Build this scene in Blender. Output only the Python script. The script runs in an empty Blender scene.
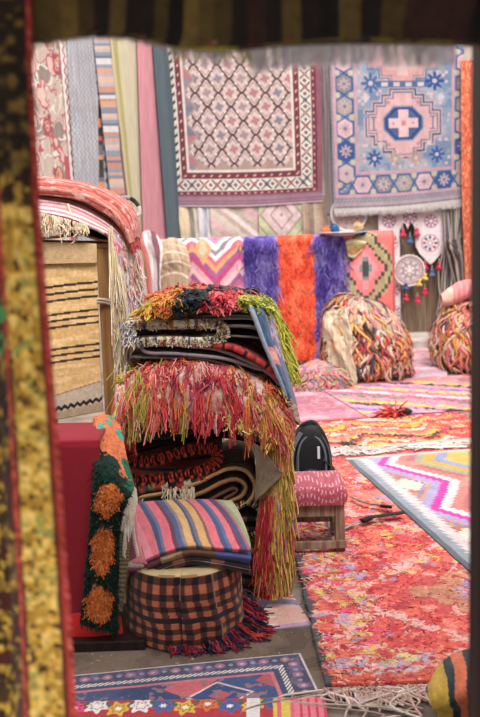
import bpy, bmesh, math, random
import numpy as np
from mathutils import Vector, Matrix
rng = np.random.default_rng(7)
random.seed(7)
SC = bpy.context.scene
COL = SC.collection
# ------------------------------------------------------------------ camera model (also used to measure the place)
FPX, CX, CY = 950.0, 240.0, 358.5
PITCH, ROLL, EYE = math.radians(8.41), 0.031, 1.7
_f = np.array([0, math.cos(PITCH), -math.sin(PITCH)])
_u0 = np.array([0, math.sin(PITCH), math.cos(PITCH)]); _r0 = np.array([1.0, 0, 0])
_u = _u0*math.cos(ROLL) + _r0*math.sin(ROLL)
_r = _r0*math.cos(ROLL) - _u0*math.sin(ROLL)
def ray(px, py): return _f + _r*((px-CX)/FPX) + _u*((CY-py)/FPX)
def P(px, py, Y):
    d = ray(px, py); return np.array([0, 0, EYE]) + d*(Y/d[1])
def G(px, py, z=0.0):
    d = ray(px, py); return np.array([0, 0, EYE]) + d*((z-EYE)/d[2])
# ------------------------------------------------------------------ colour + noise
def hx(h):
    h = h.lstrip('#'); return np.array([int(h[i:i+2], 16)/255 for i in (0, 2, 4)])
def lin(c):
    c = np.clip(np.asarray(c, float), 0, 1)
    g = (c*[.3, .59, .11]).sum(-1, keepdims=True); c = np.clip(.012+.985*(g+(c-g)*.95), 0, 1)     # hazy fade put into every colour: duller, blacks slightly lifted
    return np.where(c <= .04045, c/12.92, ((c+.055)/1.055)**2.4)
def hash2(ix, iy, seed=0):
    n = (ix.astype(np.int64)*374761393 + iy.astype(np.int64)*668265263 + seed*982451653) & 0x7fffffff
    n = ((n ^ (n >> 13))*1274126177) & 0x7fffffff
    n = (n ^ (n >> 16)) & 0xffffff
    return n/0xffffff
def vnoise(x, y, seed=0):
    x = np.asarray(x, float); y = np.asarray(y, float)
    ix, iy = np.floor(x), np.floor(y); fx, fy = x-ix, y-iy
    fx = fx*fx*(3-2*fx); fy = fy*fy*(3-2*fy)
    h = lambda a, b: hash2(ix+a, iy+b, seed)
    return (h(0,0)*(1-fx)+h(1,0)*fx)*(1-fy) + (h(0,1)*(1-fx)+h(1,1)*fx)*fy
def fbm(x, y, seed=0, o=3):
    s = 0; a = .5
    for k in range(o):
        s = s + a*vnoise(x*2**k, y*2**k, seed+k*17); a *= .5
    return s/(1-.5**o)
def tri(x): return np.abs((x % 1)*2-1)
def full(U, c): return np.tile(hx(c) if isinstance(c, str) else np.asarray(c, float), (U.shape[0], 1))
def put(c, m, col):
    c[m] = hx(col) if isinstance(col, str) else col
def pick(idx, cols):
    a = np.array([hx(x) for x in cols]); return a[np.asarray(idx).astype(int) % len(cols)]
def wear(c, U, V, amt=.08, sc=20, seed=3):
    n = fbm(U*sc, V*sc, seed)-.5
    return np.clip(c*(1+amt*2*n[:, None]), 0, 1)
# ------------------------------------------------------------------ materials
def nt(name):
    m = bpy.data.materials.new(name); m.use_nodes = True
    t = m.node_tree; b = t.nodes['Principled BSDF']
    return m, t, b
def cloth_mat(name, bump_scale=220, bump=.35, rough=.95, vary=.18, sheen=.15):
    m, t, b = nt(name); N, L = t.nodes, t.links
    at = N.new('ShaderNodeAttribute'); at.attribute_name = 'Col'
    tc = N.new('ShaderNodeTexCoord')
    n1 = N.new('ShaderNodeTexNoise'); n1.inputs['Scale'].default_value = bump_scale; n1.inputs['Detail'].default_value = 3
    n2 = N.new('ShaderNodeTexNoise'); n2.inputs['Scale'].default_value = bump_scale*.35; n2.inputs['Detail'].default_value = 4
    L.new(tc.outputs['Object'], n1.inputs['Vector']); L.new(tc.outputs['Object'], n2.inputs['Vector'])
    mr = N.new('ShaderNodeMapRange'); mr.inputs['From Min'].default_value = .3; mr.inputs['From Max'].default_value = .7
    mr.inputs['To Min'].default_value = 1-vary; mr.inputs['To Max'].default_value = 1+vary*.6
    L.new(n2.outputs['Fac'], mr.inputs['Value'])
    mx = N.new('ShaderNodeVectorMath'); mx.operation = 'SCALE'
    L.new(at.outputs['Color'], mx.inputs[0]); L.new(mr.outputs['Result'], mx.inputs['Scale'])
    L.new(mx.outputs['Vector'], b.inputs['Base Color'])
    bp = N.new('ShaderNodeBump'); bp.inputs['Strength'].default_value = bump; bp.inputs['Distance'].default_value = .004
    L.new(n1.outputs['Fac'], bp.inputs['Height']); L.new(bp.outputs['Normal'], b.inputs['Normal'])
    b.inputs['Roughness'].default_value = rough
    b.inputs['Specular IOR Level'].default_value = .15
    b.inputs['Sheen Weight'].default_value = sheen
    return m
def solid_mat(name, c1, c2, scale=(8, 8, 8), rough=.7, bump=.2, spec=.3, detail=5, lo=.35, hi=.65):
    m, t, b = nt(name); N, L = t.nodes, t.links
    tc = N.new('ShaderNodeTexCoord'); mp = N.new('ShaderNodeMapping'); mp.inputs['Scale'].default_value = scale
    L.new(tc.outputs['Object'], mp.inputs['Vector'])
    n = N.new('ShaderNodeTexNoise'); n.inputs['Scale'].default_value = 1; n.inputs['Detail'].default_value = detail
    L.new(mp.outputs['Vector'], n.inputs['Vector'])
    r = N.new('ShaderNodeValToRGB'); e = r.color_ramp.elements
    e[0].position = lo; e[1].position = hi
    e[0].color = (*lin(hx(c1)), 1); e[1].color = (*lin(hx(c2)), 1)
    L.new(n.outputs['Fac'], r.inputs['Fac']); L.new(r.outputs['Color'], b.inputs['Base Color'])
    bp = N.new('ShaderNodeBump'); bp.inputs['Strength'].default_value = bump; bp.inputs['Distance'].default_value = .01
    L.new(n.outputs['Fac'], bp.inputs['Height']); L.new(bp.outputs['Normal'], b.inputs['Normal'])
    b.inputs['Roughness'].default_value = rough; b.inputs['Specular IOR Level'].default_value = spec
    return m
M_WOOL = cloth_mat('woven_wool')
M_FINE = cloth_mat('fine_woven_cloth', 420, .2, vary=.08)
M_PILE = cloth_mat('cut_pile_wool', 160, .8, vary=.3)
M_YARN = cloth_mat('loose_yarn', 300, .3, vary=.15, sheen=.05)
def translucent(m, k):
    t = m.node_tree; N, L = t.nodes, t.links; b = N['Principled BSDF']; out = N['Material Output']
    tr = N.new('ShaderNodeBsdfTranslucent'); mx = N.new('ShaderNodeMixShader'); mx.inputs['Fac'].default_value = k
    L.new(b.inputs['Base Color'].links[0].from_socket, tr.inputs['Color'])
    L.new(b.outputs['BSDF'], mx.inputs[1]); L.new(tr.outputs['BSDF'], mx.inputs[2]); L.new(mx.outputs['Shader'], out.inputs['Surface'])
    return m
M_FRINGE = translucent(cloth_mat('pale_fringe_yarn', 300, .2, vary=.1, sheen=.05), .8)
M_FELT = cloth_mat('red_felt', 350, .15, vary=.05, sheen=.35); M_FELT.node_tree.nodes['Principled BSDF'].inputs['Sheen Tint'].default_value = (1, .35, .4, 1)
M_NYLON = cloth_mat('bag_nylon', 500, .15, rough=.45, vary=.1, sheen=0)
M_WOOD = solid_mat('tan_wood', '#8a6038', '#bf9158', (30, 30, 2.5), .6)
M_GREYWOOD = solid_mat('worn_brown_wood', '#6a4c3c', '#98806c', (40, 40, 4), .65)
M_DARKWOOD = solid_mat('dark_stained_wood', '#150b08', '#2c1510', (30, 30, 2), .6)
M_DOORWOOD = solid_mat('old_door_wood', '#6d5a48', '#96806a', (40, 40, 2), .75)
M_PLASTER = solid_mat('beige_plaster', '#a3938a', '#c9bbb0', (3, 3, 3), .9, .3, .1)
M_STONE = solid_mat('pale_stone', '#b5a6a0', '#d8ccc6', (6, 6, 6), .85, .3, .15)
M_FLOOR = solid_mat('yard_paving', '#6f625a', '#94857a', (5, 5, 5), .9, .3, .15)
M_CEIL = solid_mat('dark_ceiling_boards', '#1c130e', '#2e2018', (3, 30, 3), .85, .2, .1)
M_METAL = solid_mat('dull_metal', '#77777a', '#a2a2a6', (20, 20, 20), .4, .05, .5)
# ------------------------------------------------------------------ object helpers
def wpos(o): return np.array(o.location) + (wpos(o.parent) if o.parent else 0)
def link(me, name, mats, parent):
    o = bpy.data.objects.new(name, me); COL.objects.link(o)
    for m in (mats if isinstance(mats, (list, tuple)) else [mats]): me.materials.append(m)
    if parent is not None: o.parent = parent
    return o
def tag(o, label, cat, group=None, kind=None):
    o['label'] = label; o['category'] = cat
    if group: o['group'] = group
    if kind: o['kind'] = kind
    return o
def root(name, loc, label, cat, group=None):
    o = bpy.data.objects.new(name, None); COL.objects.link(o); o.location = [float(x) for x in loc]
    o.empty_display_size = .1
    bpy.context.view_layer.update()
    return tag(o, label, cat, group)
def struct(o): o['kind'] = 'structure'; return o
def mesh_np(name, V, F, C, mats, parent=None, smooth=True):
    """V (n,3) world coordinates, F (m,k) faces of one size, C (n,3) sRGB colours."""
    V = np.asarray(V, float); F = np.asarray(F, np.int32)
    off = np.zeros(3)
    if parent is not None: off = wpos(parent)
    else: off = np.array([(V[:, 0].min()+V[:, 0].max())/2, (V[:, 1].min()+V[:, 1].max())/2, V[:, 2].min()])
    me = bpy.data.meshes.new(name)
    me.vertices.add(len(V)); me.vertices.foreach_set('co', (V-off).astype(np.float32).ravel())
    k = F.shape[1]
    me.loops.add(F.size); me.loops.foreach_set('vertex_index', F.ravel())
    me.polygons.add(len(F)); me.polygons.foreach_set('loop_start', np.arange(len(F), dtype=np.int32)*k)
    me.update(calc_edges=True); me.validate()
    if C is not None:
        C = np.asarray(C, float)
        if C.ndim == 1: C = np.tile(C, (len(V), 1))
        a = me.color_attributes.new('Col', 'FLOAT_COLOR', 'POINT')
        a.data.foreach_set('color', np.concatenate([lin(C), np.ones((len(V), 1))], 1).astype(np.float32).ravel())
    if smooth: me.polygons.foreach_set('use_smooth', np.ones(len(F), bool))
    o = link(me, name, mats, parent)
    if parent is None: o.location = [float(x) for x in off]
    return o
def grid_faces(nu, nv):
    i = np.arange(nu*nv).reshape(nv, nu)
    return np.stack([i[:-1, :-1], i[:-1, 1:], i[1:, 1:], i[1:, :-1]], -1).reshape(-1, 4)
def crw(t, n):
    x = np.clip(t, 0, 1)*(n-1); i = np.minimum(np.floor(x), n-2).astype(int); f = x-i
    w = np.stack([-.5*f+f*f-.5*f**3, 1-2.5*f*f+1.5*f**3, .5*f+2*f*f-1.5*f**3, -.5*f*f+.5*f**3], -1)
    return i, w
def pad(A, ax):
    A = np.moveaxis(A, ax, 0)
    A = np.concatenate([2*A[:1]-A[1:2], A, 2*A[-1:]-A[-2:-1]], 0)
    return np.moveaxis(A, 0, ax)
def ctrl(rows):
    """rows: list of lists of 3-D points -> smooth surface through them. U runs along a row, V down the rows."""
    A = np.array(rows, float); R, Cn = A.shape[:2]; B = pad(pad(A, 0), 1)
    def F(U, V):
        iu, wu = crw(U, Cn); iv, wv = crw(V, R); out = np.zeros((len(U), 3))
        for a in range(4):
            for b in range(4):
                out += (wv[:, a]*wu[:, b])[:, None]*B[iv+a, iu+b]
        return out
    return F
def curve(pts, n):
    A = pad(np.array(pts, float), 0); i, w = crw(np.linspace(0, 1, n), len(pts))
    return sum(w[:, a, None]*A[i+a] for a in range(4))
def surf(name, F, nu, nv, pat, thick, mat, parent=None, wob=0, wsc=6, seed=1, offset=0):
    u, v = np.meshgrid(np.linspace(0, 1, nu), np.linspace(0, 1, nv)); U, V = u.ravel(), v.ravel()
    X = F(U, V)
    if wob:
        g = X.reshape(nv, nu, 3); n = np.cross(np.gradient(g, axis=1), np.gradient(g, axis=0))
        n /= np.linalg.norm(n, axis=-1, keepdims=True)+1e-9
        X = X + n.reshape(-1, 3)*((fbm(U*wsc, V*wsc, seed)-.5)*2*wob)[:, None]
    c = pat(U, V) if callable(pat) else full(U, pat)
    o = mesh_np(name, X, grid_faces(nu, nv), c, mat, parent)
    if thick:
        s = o.modifiers.new('thickness', 'SOLIDIFY'); s.thickness = thick; s.offset = offset; s.use_even_offset = False
    o['_'] = 0; del o['_']
    return o
def strands(name, pts, rad, colr, mat, parent=None, flat=1.0, ref=None):
    """pts (N,K,3) centre lines, rad (N,K) or (K,) radii, colr (N,3) or (N,K,3). Triangular (flat=1) or ribbon-like tubes."""
    N, K = pts.shape[:2]
    rad = np.broadcast_to(rad, (N, K))
    t = np.gradient(pts, axis=1); t /= np.linalg.norm(t, axis=-1, keepdims=True)+1e-9
    if ref is None:
        ref = rng.normal(size=(N, 1, 3))
    ref = np.broadcast_to(ref, t.shape)
    a = np.cross(t, ref); a /= np.linalg.norm(a, axis=-1, keepdims=True)+1e-9
    b = np.cross(t, a)
    ang = np.array([0, 2.094, 4.189]) if flat > .6 else np.array([0, 1.571, 3.1416, 4.712])
    S = len(ang)
    V = pts[:, :, None] + rad[:, :, None, None]*(a[:, :, None]*np.cos(ang)[:, None] + flat*b[:, :, None]*np.sin(ang)[:, None])
    if colr.ndim == 2: colr = np.broadcast_to(colr[:, None], (N, K, 3))
    C = np.broadcast_to(colr[:, :, None], (N, K, S, 3)).reshape(-1, 3)
    idx = np.arange(N*K*S).reshape(N, K, S); nx = np.roll(idx, -1, axis=2)
    F = np.stack([idx[:, :-1], nx[:, :-1], nx[:, 1:], idx[:, 1:]], -1).reshape(-1, 4)
    o = mesh_np(name, V.reshape(-1, 3), F, C, mat, parent)
    return o
def tube(name, pts, r, col, mat, parent=None, n=40, seg=8, flat=1.0, closed=False):
    c = curve(pts, n); K = len(c)
    t = np.gradient(c, axis=0); t /= np.linalg.norm(t, axis=1, keepdims=True)+1e-9
    a = np.zeros_like(t); prev = np.cross(t[0], [0.3, .2, 1.0]); prev /= np.linalg.norm(prev)
    for k in range(K):
        prev = prev - t[k]*np.dot(prev, t[k]); prev /= np.linalg.norm(prev)+1e-9; a[k] = prev
    b = np.cross(t, a); an = np.arange(seg)*2*math.pi/seg
    rr = np.broadcast_to(r, (K,))
    V = c[:, None] + rr[:, None, None]*(a[:, None]*np.cos(an)[:, None] + flat*b[:, None]*np.sin(an)[:, None])
    V = np.concatenate([V.reshape(-1, 3), c[:1], c[-1:]])
    idx = np.arange(K*seg).reshape(K, seg); nx = np.roll(idx, -1, 1)
    F = np.stack([idx[:-1], nx[:-1], nx[1:], idx[1:]], -1).reshape(-1, 4)
    caps = [[K*seg, nx[0, j], idx[0, j], idx[0, j]] for j in range(seg)] + [[K*seg+1, idx[-1, j], nx[-1, j], nx[-1, j]] for j in range(seg)]
    me_f = [list(f) for f in F] + [f[:3] for f in caps]
    return mesh_any(name, V, me_f, col, mat, parent)
def mesh_any(name, V, faces, col, mat, parent=None, smooth=True):
    V = np.asarray(V, float)
    if parent is not None: off = wpos(parent)
    else: off = np.array([(V[:, 0].min()+V[:, 0].max())/2, (V[:, 1].min()+V[:, 1].max())/2, V[:, 2].min()])
    me = bpy.data.meshes.new(name); me.from_pydata([tuple(map(float, v)) for v in V-off], [], [tuple(int(i) for i in f) for f in faces]); me.update()
    if col is not None:
        C = hx(col) if isinstance(col, str) else np.asarray(col, float)
        if C.ndim == 1: C = np.tile(C, (len(V), 1))
        a = me.color_attributes.new('Col', 'FLOAT_COLOR', 'POINT')
        a.data.foreach_set('color', np.concatenate([lin(C), np.ones((len(V), 1))], 1).astype(np.float32).ravel())
    if smooth: me.polygons.foreach_set('use_smooth', np.ones(len(me.polygons), bool))
    o = link(me, name, mat, parent)
    if parent is None: o.location = [float(x) for x in off]
    return o
def box(name, lo, hi, mat, parent=None, bevel=.004, rotz=0, col=None):
    lo, hi = np.array(lo, float), np.array(hi, float); c = (lo+hi)/2; s = hi-lo
    bm = bmesh.new(); bmesh.ops.create_cube(bm, size=1); bmesh.ops.scale(bm, vec=s, verts=bm.verts)
    if bevel: bmesh.ops.bevel(bm, geom=list(bm.edges), offset=min(bevel, s.min()*.4), segments=2, affect='EDGES', profile=.5)
    me = bpy.data.meshes.new(name); bm.to_mesh(me); bm.free()
    if col is not None:
        a = me.color_attributes.new('Col', 'FLOAT_COLOR', 'POINT')
        a.data.foreach_set('color', np.tile(np.append(lin(hx(col)), 1), (len(me.vertices), 1)).astype(np.float32).ravel())
    o = link(me, name, mat, parent)
    off = wpos(parent) if parent is not None else np.zeros(3)
    o.location = [float(x) for x in c-off]; o.rotation_euler.z = rotz
    return o
def blob(name, c, r, col, mat, parent=None, e=(1, 1), nu=28, nv=18, wob=0, seed=1, pat=None):
    """superellipsoid, e<1 squarer"""
    th = np.linspace(0, 2*np.pi, nu, endpoint=False); ph = np.linspace(-np.pi/2, np.pi/2, nv)
    T, Ph = np.meshgrid(th, ph); sg = lambda x, p: np.sign(x)*np.abs(x)**p
    X = np.stack([sg(np.cos(Ph), e[0])*sg(np.cos(T), e[1]), sg(np.cos(Ph), e[0])*sg(np.sin(T), e[1]), sg(np.sin(Ph), e[0])], -1)
    k = 1 + wob*(fbm(T/np.pi*3+9, Ph*3+9, seed)-.5)*2*np.cos(Ph)
    k[:, -1] = (k[:, -2]+k[:, 0])/2
    V = np.array(c) + X*np.array(r)*k[..., None]
    idx = np.arange(nu*nv).reshape(nv, nu); nx = np.roll(idx, -1, 1)
    F = np.stack([idx[:-1], nx[:-1], nx[1:], idx[1:]], -1).reshape(-1, 4)
    cc = full(T.ravel(), col) if pat is None else pat(T.ravel()/(2*np.pi), 1-(Ph.ravel()/np.pi+.5))
    o = mesh_np(name, V.reshape(-1, 3), F, cc, mat, parent)
    bm = bmesh.new(); bm.from_mesh(o.data); bmesh.ops.remove_doubles(bm, verts=bm.verts, dist=1e-6); bm.to_mesh(o.data); bm.free()
    return o
def lathe(name, prof, c, col, mat, parent=None, seg=14):
    prof = np.array(prof, float); K = len(prof); an = np.arange(seg)*2*np.pi/seg
    V = np.stack([prof[:, :1]*np.cos(an), prof[:, :1]*np.sin(an), np.repeat(prof[:, 1:2], seg, 1)], -1) + np.array(c)
    idx = np.arange(K*seg).reshape(K, seg); nx = np.roll(idx, -1, 1)
    F = np.stack([idx[:-1], nx[:-1], nx[1:], idx[1:]], -1).reshape(-1, 4)
    cc = hx(col) if isinstance(col, str) else col
    return mesh_np(name, V.reshape(-1, 3), F, cc, mat, parent)
def paths(front, Yb, back_shift=(0, 0)):
    """profile of pixel points on a front plane -> control rows running straight back to depth Yb"""
    rows = []
    for p in front:
        a = P(*p); b = a.copy(); b[1] = Yb; b[0] += back_shift[0]; b[2] += back_shift[1]
        m = (a+b)/2
        rows.append([a, m, b])
    return rows
def jit(c, n, amt=.06):
    return np.clip(c + rng.normal(size=(n, 3))*amt*.4 + rng.normal(size=(n, 1))*amt, 0, 1)
def choose(n, cols, w=None):
    a = np.array([hx(c) for c in cols]); w = None if w is None else np.array(w)/np.sum(w)
    return a[rng.choice(len(cols), n, p=w)]
# ------------------------------------------------------------------ patterns: (U across, V downwards) -> sRGB
def pat_hexcarpet(U, V):
    W, H = 157.0, 162.0; x, y = U*W, V*H
    c = full(U, '#d9c4be')
    fx0, fx1, fy1 = 18.0, 126.0, 126.0
    dx, dy = 24.0, 27.5
    xa, ya = x-fx0+1, y+4
    best = np.full(len(x), 9e9); sec = best.copy(); cid = np.zeros(len(x)); lx = np.zeros(len(x)); ly = np.zeros(len(x))
    for par in (0, 1):
        ix = np.round((xa-par*dx/2)/dx); iy = np.round((ya-par*dy/2)/dy)
        for ox in (-1, 0, 1):
            for oy in (-1, 0, 1):
                X, Y = xa-(ix+ox)*dx-par*dx/2, ya-(iy+oy)*dy-par*dy/2
                d = np.hypot(X*1.32, Y)
                nb = d < best
                sec = np.where(nb, best, np.minimum(sec, d))
                cid = np.where(nb, (ix+ox)*3+(iy+oy)*5+par*7, cid); lx = np.where(nb, X, lx); ly = np.where(nb, Y, ly)
                best = np.where(nb, d, best)
    e = sec-best
    put(c, e < 5.4, '#e6cdc9'); put(c, e < 2.5, '#4e403f')
    r = np.abs(lx)+np.abs(ly)*.9
    put(c, (r < 10.2) & (r > 8.6), '#b9979a')
    a = np.arctan2(ly, lx); blobr = 3.9+1.1*np.cos(4*a+1.0)
    m = np.hypot(lx, ly*1.05) < blobr
    c[m] = pick(cid[m], ['#958b9c', '#b9848c', '#8f8596', '#ae939b', '#bd8089'])
    put(c, (np.hypot(np.abs(lx)-5.6, np.abs(ly)-4.5) < 1.3), '#f1e2da')
    out = (x < fx0) | (x > fx1) | (y > fy1)
    # triangles along the field's edge
    edge = ((x-fx0 < 12-tri(ya/dy)*12) | (y > fy1-9+9*tri(xa/dx))) & ~out
    t = pick(np.floor((y+4)/dy+.5), ['#7f809b', '#c27e84', '#9a8c9a']); c[edge] = t[edge]
    put(c, edge & (x-fx0 > 9.5-tri(ya/dy)*12), '#b39a90')
    def band(m, col): put(c, m & out, col)
    inn = lambda a, b, cc, dd: (x > a) & (x < b) & (y < dd)
    # frame rings, from the outside in: d is a distance outside the field
    dl, dr, db = fx0-x, x-fx1, y-fy1
    d = np.maximum(np.maximum(dl*1.0, dr), db)
    band(d > 0, '#e9dcd4'); band(d > 2.5, '#86494f'); band((d > 3.2) & (d < 8), '#7c3b47')
    dots = (d > 4.6) & (d < 6.6) & (((x+y) % 9) < 2.2); band(dots, '#e2bfb4')
    band(d > 8.5, '#eadfd6')
    along = np.where(db >= np.maximum(dl, dr), x, y)
    q = (along % 13)-6.5; rr = d-14.5
    X = (np.abs(np.abs(q)-np.abs(rr)) < 1.1) & (np.abs(rr) < 4.8); band(X, '#4f4a4c')
    D = (np.abs(q)+np.abs(rr) < 2.6); cc = pick(np.floor(along/13), ['#b66a72', '#5d6377', '#c39488']); mm = D & out; c[mm] = cc[mm]
    band(((np.abs(((along+6.5) % 13)-6.5)+np.abs(rr)) < 2.4), '#7e6a70')
    # left side narrower: black ticks on white
    lf = (dl > 9) & (dl >= db-2); band(lf, '#e7dcd2'); band(lf & (((y+x*.8) % 8) < 3.2) & (dl > 10) & (dl < 15), '#3c3738')
    band(d > 20.5, '#7d3c49'); band((d > 22) & (d < 23.2) & ((along % 7) < 2.5), '#d9a9a4')
    band(d > 26, '#94606f')
    band((db > 24.5), '#97687c'); band(db > 26.5, '#a68294'); band((db > 29) & (((db*1.0) % 3) < .8), '#8d6079')
    band(db > 34.5, '#cbb3b8')
    return wear(c, U, V, .07, 30)
def flower8(lx, ly, r):
    a = np.arctan2(ly, lx); d = np.hypot(lx, ly)
    return (d < r*(.72+.28*np.cos(8*a))) | ((np.minimum(np.abs(lx), np.abs(ly)) < r*.16) & (d < r)) 
def pat_medallion(U, V):
    W, H = 133.0, 160.0; x, y = U*W, V*H
    c = full(U, '#93a3bb'); n = fbm(U*9, V*9, 5)
    c[n > .55] = hx('#7a90b0'); c[n < .4] = hx('#aeb0bd')
    cx, cy = 72.0, 77.5; X, Y = x-cx, y-cy; aX, aY = np.abs(X), np.abs(Y)
    fx0, fx1, fy1 = 26.0, 121.0, 122.0
    put(c, (hash2(np.floor(x/3), np.floor(y/3), 4) > .93), '#d9bfc6')
    # stepped medallion
    def stepped(k): return ((aX < 37-k) & (aY < 11-k)) | ((aX < 29-k) & (aY < 19-k)) | ((aX < 20-k) & (aY < 26-k)) | ((aX < 12-k) & (aY < 32-k))
    put(c, stepped(-3.0), '#c9b4bb'); put(c, stepped(-1.6), '#44567f'); put(c, stepped(0), '#d3b3b4'); put(c, stepped(1.6), '#6a7494'); put(c, stepped(2.8), '#dfb3b5')
    put(c, (np.abs(aX-30) < .8) & (aY < 6.5), '#7a7f98'); put(c, (np.abs(aX-30) < 3) & (np.abs(aY-6) < .8), '#7a7f98')
    put(c, np.hypot(aX-15, aY-20) < 2, '#c08f97')
    oc = np.maximum(np.maximum(aX*.92, aY*1.12), (aX+aY)*.72)
    put(c, oc < 19, '#8d9ab4'); put(c, oc < 17.6, '#35508c'); put(c, (oc < 13.6), '#5a719f'); put(c, (oc < 12.4) & ((x+y) % 4 < 2), '#3d588f')
    put(c, ((aX < 5) & (aY < 13.2)) | ((aX < 15) & (aY < 4.6)), '#e6c2c6'); put(c, np.maximum(aX, aY) < 2.4, '#c98c98')
    put(c, (np.abs(aX-10) < 1.1) & (aY < 1.1), '#b98292')
    # upper half medallion (peeks from the top)
    Y2 = y-19; a2 = np.abs(Y2)
    def st2(k): return ((aX < 33-k) & (Y2 < 5-k)) | ((aX < 22-k) & (Y2 < 14-k)) | ((aX < 12-k) & (Y2 < 20-k))
    put(c, st2(-1.8), '#5d6c8f'); put(c, st2(-.6), '#d3b3b4'); put(c, st2(.6), '#75809d'); put(c, st2(1.6), '#e0a9aa'); put(c, st2(7), '#e3bfbf')
    gz = (np.abs(y-40) < 3.2) & (aX < 36); put(c, gz, '#5871a0'); put(c, gz & (np.abs(((X+60) % 12)-6) < 3.2) & (np.abs(y-40) < 2), '#d9cbd1')
    for (fx, fy, r, col) in ((40, 39, 9.5, '#4a6ba0'), (104, 37, 9.5, '#2f569b'), (42, 110, 8, '#34579c'), (63, 111, 8, '#b39f98'), (84, 111, 8, '#b3998f'), (106, 109, 8, '#2f569b'), (35, 52, 4, '#d6cdd2'), (110, 53, 4, '#cdd0da'), (36, 92, 4, '#c8b1b4'), (49, 97, 3.4, '#dcc6c8'), (98, 97, 3.4, '#dcc6c8'), (34, 70, 3, '#6f87ac')):
        put(c, flower8(x-fx, y-fy, r), col); put(c, np.hypot(x-fx, y-fy) < r*.25, '#cbbfc4')
    out = (x < fx0) | (x > fx1) | (y > fy1)
    def band(m, col): put(c, m & out, col)
    dl, dr, db = fx0-x, x-fx1, y-fy1; d = np.maximum(np.maximum(dl, dr), db)
    band(d > 0, '#cfa3b0'); band(d > 2.8, '#8c93ae'); band(d > 3.6, '#7f91b4')
    al = np.where(db >= np.maximum(dl, dr), x-40, y-8); k = np.floor(al/21); q = al-k*21-10.5; rr = d-12.5
    hexd = np.maximum(np.abs(rr)*1.25, (np.abs(q)*1.0+np.abs(rr)*.55))
    band(hexd < 11, '#3f5c96'); m = (hexd < 9.2) & out; cc = pick(k+np.where(db > np.maximum(dl, dr), 1, 0), ['#dfb6c0', '#8f8a93', '#a9a29c', '#e2bcc4', '#3d5e9c', '#cdb3b3', '#7f90b0']); c[m] = cc[m]
    band(flower8(q, rr, 6.2), '#c5b0b8'); band(np.hypot(q, rr) < 1.8, '#8b7d90')
    band((np.abs(np.abs(q)-10.5) < 2.5) & (np.abs(np.abs(rr)-7) < 2.5), '#c9c2a8')
    band(d > 21, '#cfa5b3'); band(d > 24, '#8e8aa0'); band((d > 25) & ((al+d) % 4 < 2), '#b0a3a8'); band(d > 29, '#b7a7b0'); band(d > 32.5, '#7b7585')
    band((d > 33) & ((al*1.0+d) % 6 < 3), '#9a8d97')
    band(db > 34, '#d8d0d0')
    return wear(c, U, V, .07, 26)
def pat_vines(U, V):        # pale carpet with curling vines and red rosettes
    x, y = U*38, V*150
    n = fbm(x/9, y/13, 21); c = full(U, '#c3b3a4')
    put(c, n > .56, '#8e8279')
    n2 = fbm(x/11+5, y/15, 22); put(c, np.abs(n2-.5) < .028, '#e6d9cf'); put(c, np.abs(n-.45) < .02, '#b5656c')
    n3 = fbm(x/10+9, y/12, 29); put(c, n3 > .62, '#b8585f'); put(c, n3 > .68, '#d9b7ac')
    for k, (fx, fy) in enumerate(((13, 62), (10, 120), (25, 20), (28, 122), (20, 95))):
        d = np.hypot((x-fx)*1.0, (y-fy)*.62); d = d+2.5*(fbm(x/3, y/4, 7)-.5)*2; put(c, d < 4.4, ['#a8485a', '#95745a'][k % 2]); put(c, d < 2.8, '#c9a57b'); put(c, d < 1.7, '#b04a5c'); put(c, d < .8, '#f0dcd8')
    b = x-27-V*6
    put(c, b > 0, '#e5dcd4'); z = (y % 7)/7; put(c, (b > 1) & (np.abs(b-3.2-2*tri(z)) < .7), '#a5616a'); put(c, (b > 0) & (b < .9) , '#8d5a60')
    put(c, b > 7, '#2c2625')
    put(c, (b > -4) & (b < 0) & (V > .55), '#b4505c')
    return wear(c, U, V, .08, 20)
def pat_greykilim(U, V):
    x, y = U*40, V*160
    c = full(U, '#a9aab1'); z = (x*.9+2*tri(y/4.5)) % 3.4
    put(c, z < 1.1, '#92949d'); n = fbm(x/6, y/12, 3); put(c, (n > .55) & (z > 3.2), '#b79f98'); put(c, (n < .42) & (z > 2.6), '#c5c6cb')
    b = x-26
    put(c, b > 0, '#b7bac2'); dd = np.abs(((b*1.0) % 8)-4)+np.abs((y % 8)-4); put(c, (b > 0) & (dd < 2.6), '#5f7186'); put(c, (b > 0) & (V > .88) & ((x % 4) < 1.6), '#5d5a86')
    return wear(c, U, V, .08, 20)
def pat_bands(cols, n, seed=0, vert=False, soft=.0):
    def f(U, V):
        s = (U if vert else V)*n + soft*(fbm(U*6, V*6, seed)-.5)
        k = np.floor(s); idx = k+np.floor(hash2(k.astype(int), np.zeros(len(k), int)+seed, 5)*1.6)
        return wear(pick(idx, cols), U, V, .06, 25, seed)
    return f
def pat_edges(cols):        # cols: list of (u limit, colour); plain upright stripes
    def f(U, V):
        c = full(U, cols[-1][1])
        for lim, col in reversed(cols[:-1]): put(c, U < lim+.012*(fbm(V*5, U*0, 4)-.5), col)
        return wear(c, U, V, .06, 22)
    return f
def pat_plain(col, amt=.08, sc=18, seed=2):
    def f(U, V): return wear(full(U, col), U, V, amt, sc, seed)
    return f
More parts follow.
